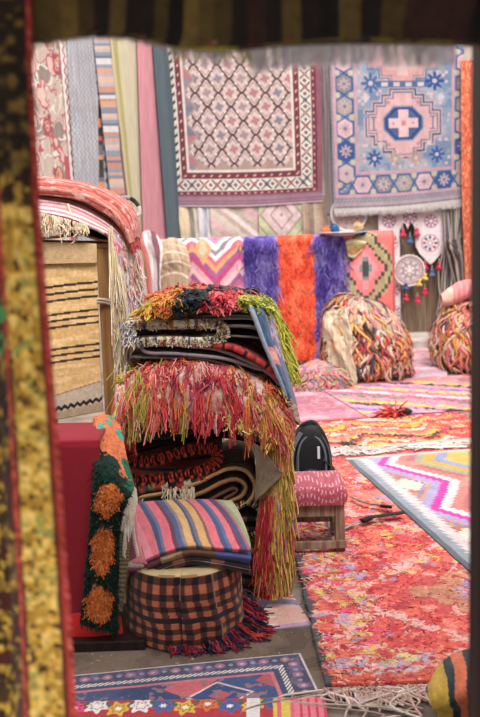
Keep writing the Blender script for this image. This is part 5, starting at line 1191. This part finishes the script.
tl = folded('folded_rug', paths([(138, 498, YS), (165, 493, YS), (195, 484, YS), (214, 475, YS), (230, 469, YS), (244, 470, YS), (253, 479, YS), (255, 491, YS), (249, 502, YS), (236, 509, YS)], YBk), lambda U, V: np.where((U < .02)[:, None], hx('#c79a6a'), wear(pick(np.floor(U*50+V*8), ['#8a5a38', '#4a2f22', '#9c6f48', '#3a2620', '#b08a5c']), U, V, .1, 20)), 'tan and brown rug folded into a wide loop below the red edged black rug', thick=.016, nu=90)
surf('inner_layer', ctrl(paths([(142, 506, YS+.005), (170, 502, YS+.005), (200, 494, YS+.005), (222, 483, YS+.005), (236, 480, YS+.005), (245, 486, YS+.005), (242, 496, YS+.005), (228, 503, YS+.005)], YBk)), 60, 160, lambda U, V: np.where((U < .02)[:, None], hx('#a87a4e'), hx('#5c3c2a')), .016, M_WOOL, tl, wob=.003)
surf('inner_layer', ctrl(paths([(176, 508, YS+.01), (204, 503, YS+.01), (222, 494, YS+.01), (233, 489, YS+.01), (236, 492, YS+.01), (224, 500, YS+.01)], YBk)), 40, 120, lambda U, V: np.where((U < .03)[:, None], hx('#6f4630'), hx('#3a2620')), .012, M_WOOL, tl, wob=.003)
c = PK(176, 490, -.03); r = np.stack([rng.uniform(PK(162, 490)[0], PK(196, 490)[0], 46), np.full(46, YS-.02+DY), PK(176, 489)[2]+rng.uniform(-.004, .012, 46)], 1)
strands('fringe', hang(r, (0, -.25, -.8), rng.uniform(.04, .09, 46), .1, 6, .2), taper(6, .0035), jit(choose(46, ['#d9c6ad', '#cbb08e', '#e0d3c2']), 46, .04), M_YARN, tl)
folded('folded_rug', paths([(136, 494, YS+.0), (150, 488, YS+.0), (172, 486, YS), (196, 482, YS), (206, 478, YS)], YBk), lambda U, V: pick(np.floor(V*13), ['#3d3a2a', '#b8413a', '#4f5a3c', '#8a8454', '#c04a40', '#d9b09a', '#2c2622', '#b23c38', '#d8c8b0', '#3a3a30', '#a83a34']), 'rug with red, olive and cream blocks pressed under the red edged black rug', thick=.034, nu=30, nv=120)
br = folded('folded_rug', paths([(120, 464, YS-.0), (124, 474, YS-.0), (136, 480, YS), (160, 478, YS), (185, 474, YS), (207, 468, YS), (217, 460, YS), (216, 450, YS), (204, 447, YS), (185, 451, YS), (165, 457, YS), (146, 461, YS), (132, 459, YS), (128, 450, YS), (120, 446, YS)], YBk), rib(['#c83c2c', '#1f1416', '#1f1416', '#b53426', '#241719', '#cf4832', '#1f1416'], 190, .04), 'black rug with a ribbed red edge folded over in the middle of the tall pile', thick=.030, nu=70, nv=420)
FB = ctrl(paths([(120, 464, YS-.0), (124, 474, YS-.0), (136, 480, YS), (160, 478, YS), (185, 474, YS), (207, 468, YS), (217, 460, YS), (216, 450, YS), (204, 447, YS), (185, 451, YS), (165, 457, YS), (146, 461, YS), (132, 459, YS), (128, 450, YS), (120, 446, YS)], YBk))
n = 2200; V = rng.uniform(0, 1, n); r = FB(rng.uniform(0, .02, n), V); eps = FB(np.zeros(n), np.clip(V+.01, 0, 1))-FB(np.zeros(n), np.clip(V-.01, 0, 1)); nn = np.stack([-eps[:, 2], np.zeros(n), eps[:, 0]], 1); nn /= np.linalg.norm(nn, axis=1, keepdims=True)+1e-9
sgn = rng.choice([-1, 1], n); r = r+nn*sgn[:, None]*.012
strands('pile', hang(r, nn*sgn[:, None]*.8+[0, -.7, 0], rng.uniform(.010, .018, n), .1, 3, .2), taper(3, .003), jit(np.where((np.floor(V*75) % 2 == 0)[:, None], hx('#d04a32'), hx('#241518')), n, .05), M_YARN, br)
folded('folded_rug', paths([(124, 432, YS), (150, 430, YS), (178, 428, YS), (205, 424, YS), (228, 420, YS), (258, 424, YS)], YBk), lambda U, V: np.where((U < .03)[:, None], hx('#55584f'), hx('#24261f')), 'dark olive folded felt right above the red edged black rug', thick=.020, nu=30, nv=90)
folded('folded_rug', paths([(122, 446, YS+.02), (150, 444, YS+.02), (180, 440, YS+.02), (206, 436, YS+.02), (240, 438, YS+.04), (262, 452, YS+.05), (264, 500, YS+.06)], YBk), pat_plain('#17130f', .2), 'black filler sheet in the hollow at the core of the tall pile', thick=.020, nu=30, nv=90)  # black sheet added to fill the hollow
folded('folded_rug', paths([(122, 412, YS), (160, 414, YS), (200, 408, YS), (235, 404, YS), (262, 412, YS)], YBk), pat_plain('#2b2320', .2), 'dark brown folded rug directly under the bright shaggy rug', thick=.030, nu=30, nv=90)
folded('folded_rug', paths([(118, 395, YS+.02), (160, 393, YS+.02), (200, 390, YS+.02), (240, 392, YS+.02), (272, 400, YS+.02)], YBk), pat_plain('#5a4438', .2), 'brown rug padding out the pile inside the bright shaggy rug', thick=.05, nu=30, nv=90)
# --- bright shaggy rug over the pile
def pat_bright(px):     # strand colours by where they grow across the rug
    n = len(px); h = np.floor(fbm(px/16, px*0+rng.uniform(0, 3, n), 4)*14+rng.uniform(0, 2.5, n))
    return pick(h, ['#c8343c', '#d9606a', '#c9a94a', '#b72d3a', '#d8756f', '#a8923e', '#cf4048', '#d99a90', '#d9713f', '#b8323f', '#c2404a', '#a03048'])
rows = [[P(x+dx, y+dy, Y) for x, y, Y in ((127, 356, 4.72), (155, 348, 4.74), (195, 345, 4.75), (235, 350, 4.74), (268, 366, 4.7))] for dx, dy in ((0, 0),)]
rows += [[P(121, 372, 4.42), P(153, 360, 4.45), P(195, 358, 4.45), (P(240, 364, 4.45)), P(277, 382, 4.42)],
         [P(117, 384, 4.22), P(150, 369, 4.22), P(196, 366, 4.22), P(245, 375, 4.22), P(284, 398, 4.22)],
         [P(115, 400, 4.165), P(149, 392, 4.15), P(197, 391, 4.15), P(249, 398, 4.15), P(289, 418, 4.16)],
         [P(116, 428, 4.16), P(149, 414, 4.145), P(198, 412, 4.14), P(252, 420, 4.14), P(292, 440, 4.15)]]
FSH = ctrl(rows)
sh = surf('shaggy_rug', FSH, 110, 110, lambda U, V: np.where((fbm(U*30, V*7, 6) > .56)[:, None], hx('#a8404a'), np.where((fbm(U*44, V*5, 9) > .5)[:, None], hx('#b98a7e'), hx('#c9aa9e'))), .014, M_PILE, wob=.006)
tag(sh, 'bright red, pink and yellow shaggy rug draped across the middle of the tall pile', 'rug')
def pxof(r): 
    d = r-np.array([0, 0, EYE]); z = d@_f; return CX+FPX*(d@_r)/z, CY-FPX*(d@_u)/z
def clumps(F, nc, per, urange, vrange, colf, dirf, Lr, name, parent, r=.0036, spread=.010, g=.35, wig=.06, seed=0, jt=.05):
    U = rng.uniform(*urange, nc); V = rng.uniform(*vrange, nc); c = F(U, V); px, py = pxof(c); col = colf(px, U, V); d = dirf(U, V, nc); L = rng.uniform(*Lr, nc)
    base = hang(c, d, L, g, 8, .10)                                   # one lazy path per clump
    n = nc*per; P0 = np.repeat(base, per, 0); k = np.linspace(0, 1, 8)[None, :, None]
    P0 = P0+rng.normal(0, spread, (n, 1, 3))*(.4+.6*k)+wig*.08*rng.normal(size=(n, 1, 3))*np.sin(k*rng.uniform(3, 9, (n, 1, 1)))
    s = rng.uniform(.7, 1.05, (n, 1, 1)); P0 = P0[:, :1]+(P0-P0[:, :1])*s
    return strands(name, P0, taper(8, r, .7), jit(np.repeat(col, per, 0), n, jt), M_YARN, parent)
def brightcol(px, U, V):
    c1 = pat_bright(px); n = len(px); lf = (px < 150) & (rng.random(n) < .30); c1[lf] = choose(int(lf.sum()), ['#b5a24a', '#a89a4a', '#c9b45c'])
    rt = (U > .72) & (rng.random(n) < .6); c1[rt] = choose(int(rt.sum()), ['#d9a34a', '#c98a3a', '#d8b45c', '#d0803f', '#d06a5a', '#c04a52', '#9c7aa8', '#cfa04a']); return c1
def dirb(U, V, n):
    top = np.clip((.62-V)/.25, 0, 1)
    d = np.stack([rng.normal(0, .18, n)+(U-.5)*.12, -.22-.65*top, -.85+1.12*top], 1); return d
clumps(FSH, 400, 11, (.03, .99), (.10, .80), brightcol, dirb, (.10, .19), 'pile', sh)
clumps(FSH, 300, 6, (.01, .99), (.05, .7), brightcol, dirb, (.05, .11), 'pile', sh)
clumps(FSH, 95, 8, (.01, .99), (.9, .99), brightcol, lambda U, V, n: np.stack([rng.normal(0, .08, n), np.full(n, -.08), np.full(n, -1)], 1), (.03, .085), 'pile', sh, spread=.005)  # fringe hanging from the rug's front lip
n = 60; clumps(FSH, 14, 6, (.52, .72), (.30, .42), lambda px, U, V: np.tile(hx('#e3d8d4'), (len(px), 1)), dirb, (.06, .10), 'pile', sh)
# yellow lip that curls near the hollow
n = 200; U = rng.uniform(.62, .86, n); r = FSH(U, np.full(n, .985))
strands('fringe', hang(r, np.stack([rng.normal(0, .2, n), np.full(n, -.3), np.full(n, -.8)], 1), rng.uniform(.03, .07, n), .2, 7, .3), taper(7, .0036, .8), jit(choose(n, ['#d9b460', '#c99a48', '#e0c68a', '#d0845a']), n, .05), M_YARN, sh)
# its long hanging end at the right
rows = [[P(268, 388, 4.20), P(279, 396, 4.20), P(287, 405, 4.26)], [P(270, 440, 4.17), P(281, 444, 4.16), P(290, 450, 4.24)], [P(262, 490, 4.17), P(278, 492, 4.14), P(292, 496, 4.22)], [P(256, 530, 4.16), P(275, 534, 4.13), P(292, 538, 4.2)], [P(256, 562, 4.15), P(275, 566, 4.13), P(290, 564, 4.18)]]
FH = ctrl(rows); hg = surf('hanging_end', FH, 40, 100, pat_plain('#a8834a', .2), .012, M_PILE, sh); 
n = 1900; U = rng.uniform(0, 1, n); V = rng.beta(1.1, 1.2, n); r = FH(U, V); r[:, 1] -= .006
m = ~((U < .55) & (V > .22) & (V < .52)); U, V, r = U[m], V[m], r[m]; n = len(U)
c1 = np.where(((U < .42) & (V > .45))[:, None], choose(n, ['#b42a34', '#c23c3c', '#c9503f', '#a8283a', '#c9904a'], [4, 3, 2, 3, 2]), choose(n, ['#cfa04a', '#b98a36', '#d6b364', '#9c9440', '#c96a4a', '#b83a3f', '#c79a52', '#8f6fae'], [4, 3, 3, 3, 2, 1.5, 3, .6]))
p = hang(r, np.stack([rng.normal(0, .06, n)-.06*(V > .5), np.full(n, -.10), np.full(n, -1)], 1), rng.uniform(.10, .24, n), .05, 8, .05)
p[..., 2] = np.maximum(p[..., 2], .05)
strands('pile', p, taper(8, .0038, .8), jit(c1, n, .06), M_YARN, sh)
# grey underside turned outwards
surf('backing_corner', ctrl([[P(246, 440, 4.15), P(254, 443, 4.14), P(263, 449, 4.135)], [P(255, 456, 4.14), P(265, 460, 4.13), P(277, 468, 4.12)], [P(256, 480, 4.14), P(267, 478, 4.13), P(282, 475, 4.12)], [P(255, 503, 4.14), P(258, 499, 4.13), P(264, 493, 4.12)]]), 40, 40, pat_plain('#70604f', .14, 14), .008, M_WOOL, sh)['label'] = 'grey brown woven backing'
# pale cord edge at its near left
strands('selvedge', hang(edge_pts(P(127, 362, 4.24), P(113, 425, 4.14), 120), (-.25, -.1, -.9), rng.uniform(.015, .04, 120), .1, 4, .2), taper(4, .004), jit(choose(120, ['#ddd0c2', '#c9b8a4', '#e6dcd2']), 120, .04), M_YARN, sh)
# --- above the shaggy rug
def edge2(ce, ci, w=.02): return lambda U, V: np.where((U < w)[:, None], hx(ce), wear(full(U, ci), U, V, .12, 20))
folded('folded_rug', paths([(262, 370, YS-.02), (225, 359, YS-.02), (180, 354, YS-.02), (150, 353, YS-.02), (142, 348, YS-.02), (148, 343, YS-.02), (180, 345, YS-.02), (215, 349, YS-.02), (248, 361, YS-.02), (270, 374, YS-.02), (280, 386, YS-.03)], YBk-.02), edge2('#8e7f86', '#3a3238'), 'charcoal rug with mauve grey edge folded on top of the bright shaggy rug', thick=.014, nu=60)
folded('folded_rug', paths([(130, 357, YS), (160, 358, YS), (200, 359, YS), (240, 369, YS), (266, 381, YS), (272, 388, YS)], YBk-.03), edge2('#7b7a72', '#33312c'), 'thin grey green felt lying flat on the bright shaggy rug', thick=.010, nu=40)
folded('folded_rug', paths([(196, 346, YS-.01), (214, 346, YS-.03), (232, 348, YS-.05), (252, 357, YS-.06), (270, 369, YS-.06), (281, 381, YS-.06)], YBk), lambda U, V: pick(np.floor(V*31+U*7), ['#b52f30', '#b83434', '#1f1a1b', '#c23c36', '#a82c2e', '#7a2628', '#bf3a34']), 'red rug with black patches sloping down over the side of the tall pile', thick=.024, nu=80)
def pat_creamroll(U, V):
    k = np.floor(V*105+1.6*fbm(V*60, U*0, 3)); k = k+np.floor(hash2(k.astype(int), k.astype(int)*0, 6)*3); c = pick(k, ['#d9cdbb', '#8a7a5a', '#cfc0a4', '#3c5a86', '#d6c7ae', '#b58a4a', '#e0d6c8', '#8c3e38', '#cdb98e', '#33304a', '#dccfba', '#a88a54'])
    m = U > .04; c2 = pick(np.floor(V*40)*3+np.floor(U*14), ['#cbb07a', '#8f6f42', '#d9cbb0', '#36527f', '#b34a40', '#cdbb98', '#5a4a48', '#d3c09a']); c[m] = c2[m]; return c
cpth = [(126, 344, YS-.02), (150, 342, YS-.03), (180, 342, YS-.03), (206, 342, YS-.03), (220, 339, YS-.03), (225, 333, YS-.03), (219, 326, YS-.03), (204, 324, YS-.03), (180, 325, YS-.03), (150, 325, YS-.03), (126, 326, YS-.03)]
cr_ = folded('folded_rug', paths(cpth, YBk-.02), pat_creamroll, 'cream, gold and blue patterned rug looped near the top of the tall pile', thick=.040, nu=70, nv=380)
n = 800; FC = ctrl(paths(cpth, YBk-.02)); V = rng.uniform(0, 1, n); r = FC(np.zeros(n), V); eps = FC(np.zeros(n), np.clip(V+.01, 0, 1))-FC(np.zeros(n), np.clip(V-.01, 0, 1)); nn = np.stack([-eps[:, 2], np.zeros(n), eps[:, 0]], 1); nn /= np.linalg.norm(nn, axis=1, keepdims=True)+1e-9
kk = rng.uniform(-.019, .019, n); r = r+nn*kk[:, None]+[0, -.002, 0]; ci = np.floor(V*46)+np.floor((kk+.02)/.0135)*5; ci = np.floor(hash2(ci.astype(int), np.zeros(n, int), 8)*10)
strands('pile', hang(r, np.stack([rng.normal(0, .5, n), np.full(n, -.6), rng.normal(0, .5, n)], 1), rng.uniform(.006, .013, n), .1, 3, .2), taper(3, .0030), jit(pick(ci, ['#d9cdbb', '#cfc0a4', '#3c5686', '#d6c7ae', '#b58a4a', '#5a4a40', '#e0d6c8', '#8c4a3e', '#cdb98e', '#33304a']), n, .05), M_YARN, cr_)
n = 110; r = edge_pts(P(125, 322, YS-.03), P(126, 345, YS-.03), n); r[:, 0] += rng.uniform(-.005, .04, n)
strands('fringe', hang(r, np.stack([rng.normal(-.3, .3, n), np.full(n, -.5), rng.normal(-.2, .4, n)], 1), rng.uniform(.015, .035, n), .3, 5, .3), taper(5, .005), jit(choose(n, ['#e3dcd8', '#d9cdc6', '#8f9cc0', '#e9e4e0', '#d9c9b0']), n, .05), M_YARN, cr_)
for k, (a, lb, ce, ci) in enumerate((([(196, 330), (222, 327), (250, 328), (266, 334)], 'black blanket third from the top of the thin grey edged ones', '#6d6a68', '#26231f'), ([(200, 321), (225, 319), (250, 319), (264, 323)], 'black blanket with pale grey edge in the middle of the thin ones', '#a9a49c', '#2a2722'), ([(196, 311), (222, 312), (246, 311), (262, 313)], 'uppermost thin black blanket with stone grey edge under the shaggy top', '#8a857c', '#35322c'))):
    folded('folded_blanket', paths([(x, y, YS-.0) for x, y in a]+[(a[-1][0]-2, a[-1][1]+4, YS), (a[-1][0]-22, a[-1][1]+3, YS), (a[0][0]+6, a[0][1]+5, YS)], YBk), edge2(ce, ci, .03), lb, 'blanket', .009, 40, 120, group='thin dark blankets near the top of the pile')
folded('folded_rug', paths([(215, 346, YS+.05), (230, 338, YS+.05), (252, 338, YS+.05), (268, 346, YS+.05), (275, 362, YS+.05)], YBk), pat_plain('#1f1b1a', .15), 'black filler sheet in the gap behind the cream patterned loop', thick=.03, nu=30, nv=60)  # black filler added so the gap reads as deep shade
folded('folded_rug', paths([(130, 331, YS+.05), (160, 328, YS+.05), (190, 327, YS+.05), (240, 326, YS+.06)], YBk), pat_plain('#2c2422', .15), 'dark filler sheet inside the cream patterned loop', thick=.05, nu=30, nv=60)  # dark filler added for the shade inside the loop
# blue rug hanging over the right side
rows = [[P(246, 304, 4.20), P(258, 303, 4.28), P(268, 303, 4.46)], [P(252, 314, 4.17), P(262, 315, 4.24), P(273, 322, 4.44)], [P(262, 340, 4.155), P(270, 342, 4.21), P(280, 350, 4.4)], [P(273, 366, 4.15), P(279, 368, 4.19), P(287, 375, 4.36)], [P(284, 392, 4.15), P(289, 395, 4.18), P(295, 402, 4.32)], [P(289, 415, 4.17), P(294, 420, 4.2), P(299, 425, 4.3)]]
def pat_bluerug(U, V):
    c = full(U, '#2c4c72'); n = fbm(U*8, V*22, 4); c[n > .55] = hx('#3a5c84'); c[n < .38] = hx('#25405f'); put(c, U < .12, '#8d98a8'); put(c, (U > .7), '#54607c'); put(c, (V > .45) & (V < .58) & (U > .05) & (U < .6), '#c0707a'); put(c, (V > .48) & (V < .55) & (U > .15) & (U < .5), '#d0938a')
    m = (V > .84); c2 = pick(np.floor(V*90)+np.floor(U*6)*2, ['#6a4a3c', '#b59a72', '#8a3a34', '#3a2e2c', '#c9b090']); c[m] = c2[m]
    mm = (U > .62) & (V < .5) & (fbm(U*20, V*30, 6) > .5); put(c, mm, '#b58fb0')
    return c
bl_ = surf('folded_rug', ctrl(rows), 60, 160, pat_bluerug, .014, M_WOOL, wob=.003)
tag(bl_, 'denim blue rug with a pink square hanging down the side of the tall pile', 'rug', 'folded rugs in the tall pile')
folded('folded_rug', [[P(272, 388, 4.26), P(283, 392, 4.34), P(293, 396, 4.5)], [P(274, 408, 4.25), P(286, 412, 4.33), P(296, 416, 4.5)], [P(274, 440, 4.25), P(286, 442, 4.33), P(293, 446, 4.5)], [P(275, 520, 4.27), P(284, 520, 4.35), P(290, 524, 4.5)]], lambda U, V: pick(np.floor(V*44)+np.floor(U*8)*3, ['#6a4a40', '#b59a80', '#8f3f38', '#3f3432', '#a88a70', '#5a5a66']), 'brown and red patterned rug hanging below the denim blue rug', thick=.012, nu=40, nv=120)
# shaggy rug crowning the pile
rows = [[P(150, 295, 4.70), P(185, 287, 4.72), P(225, 287, 4.72), P(255, 294, 4.72), P(272, 306, 4.72)],
        [P(146, 301, 4.45), P(180, 290, 4.48), P(222, 291, 4.48), P(256, 297, 4.48), P(274, 310, 4.55)],
        [P(143, 309, 4.24), P(175, 298, 4.24), P(215, 297, 4.24), P(246, 299, 4.26), P(268, 312, 4.40)],
        [P(142, 316, 4.20), P(172, 313, 4.19), P(212, 308, 4.20), P(244, 306, 4.23), P(268, 322, 4.40)]]
FT = ctrl(rows)
TOPC = [['#b9a040', '#c98a3a'], ['#d9853a', '#e09a48', '#cf6f3a'], ['#26292e', '#31363c', '#1c1e22'], ['#d0404c', '#dd5a5c', '#b83040', '#e07878'], ['#a8a83c', '#c0bc4a', '#8f943a', '#7f8a3a']]
def topcol(px, U, V):
    q = U-.10*(1-V)+.05*(fbm(U*9, V*9, 3)-.5)*2; k = np.digitize(q, [.05, .24, .42, .66]); back = V < .38; n = len(U)
    c1 = np.array([hx(TOPC[i][rng.integers(len(TOPC[i]))]) for i in k]); bb = back & (U < .45); c1[bb] = choose(int(bb.sum()), ['#d0484a', '#d9853a', '#c9605a']); bb = back & (U > .40) & (U < .72); c1[bb] = choose(int(bb.sum()), ['#2c2f36', '#3a3f46', '#4a4d54', '#c23a48'])
    return c1
tp = surf('shaggy_rug', FT, 80, 60, lambda U, V: topcol(None, U, V)*.8, .014, M_PILE, wob=.004); tag(tp, 'shaggy rug in orange, black, red and lime green crowning the tall pile', 'rug')
clumps(FT, 330, 10, (0, 1), (0, .8), topcol, lambda U, V, n: np.stack([rng.normal(.05, .35, n), np.full(n, -.8), rng.normal(.10, .15, n)], 1), (.05, .10), 'pile', tp, r=.0042, spread=.007, g=.3)
clumps(FT, 120, 9, (0, 1), (.75, .98), topcol, lambda U, V, n: np.stack([rng.normal(.05, .35, n), np.full(n, -.8), rng.normal(-.1, .15, n)], 1), (.03, .05), 'pile', tp, r=.0042, spread=.006, g=.4)
# lime strands tumbling down behind the blue rug
rows = [[P(266, 305, 4.5), P(276, 306, 4.6)], [P(272, 325, 4.48), P(284, 328, 4.58)], [P(278, 350, 4.46), P(290, 352, 4.56)], [P(280, 366, 4.46), P(291, 366, 4.56)]]
FL = ctrl(rows); surf('hanging_end', FL, 20, 50, pat_plain('#7d7a3a', .2), .012, M_PILE, tp)
n = 620; U = rng.uniform(0, 1, n); V = rng.uniform(0, 1, n); r = FL(U, V)
strands('pile', hang(r, np.stack([np.full(n, .35)+rng.normal(0, .15, n), np.full(n, -.3), np.full(n, -.7)], 1), rng.uniform(.05, .10, n), .3, 6, .10), taper(6, .0045, .6), jit(choose(n, ['#a8a83c', '#c0bc4a', '#8f943a', '#b9a840']), n, .05), M_YARN, tp)
P = _P
# ================================================================== LIGHT, SKY, CAMERA
w = bpy.data.worlds.new('sky'); SC.world = w; w.use_nodes = True; N_, L_ = w.node_tree.nodes, w.node_tree.links
bg = N_['Background']; tc = N_.new('ShaderNodeTexCoord'); sx = N_.new('ShaderNodeSeparateXYZ'); cr2 = N_.new('ShaderNodeValToRGB')
L_.new(tc.outputs['Generated'], sx.inputs[0]); L_.new(sx.outputs['Z'], cr2.inputs['Fac']); L_.new(cr2.outputs['Color'], bg.inputs['Color'])
cr2.color_ramp.elements[0].color = (.62, .58, .56, 1); cr2.color_ramp.elements[1].color = (1.0, .97, .95, 1); cr2.color_ramp.elements[1].position = .5
bg.inputs['Strength'].default_value = 1.0
sun = bpy.data.lights.new('hazy_sun', 'SUN'); sun.energy = 2.1; sun.angle = math.radians(35); sun.color = (1, .95, .9)
so_ = bpy.data.objects.new('hazy_sun', sun); COL.objects.link(so_)
so_.rotation_euler = Vector((-.20, .72, -1.0)).to_track_quat('-Z', 'Y').to_euler(); so_.location = (2, 2, 8)
cam = bpy.data.cameras.new('camera'); co = bpy.data.objects.new('camera', cam); COL.objects.link(co)
M = Matrix.Identity(4)
for i in range(3): M[i][0], M[i][1], M[i][2] = _r[i], _u[i], -_f[i]
M.translation = (0, 0, EYE); co.matrix_world = M
cam.sensor_fit = 'VERTICAL'; cam.sensor_height = 36; cam.sensor_width = 24; cam.lens = FPX*36/717
cam.clip_start = .05; cam.clip_end = 100
cam.dof.use_dof = True; cam.dof.focus_distance = 4.3; cam.dof.aperture_fstop = 3.3
SC.camera = co
vs = SC.view_settings; vs.view_transform = 'Standard'; vs.look = 'None'; vs.exposure = 0.80; vs.gamma = 1; vs.use_curve_mapping = False
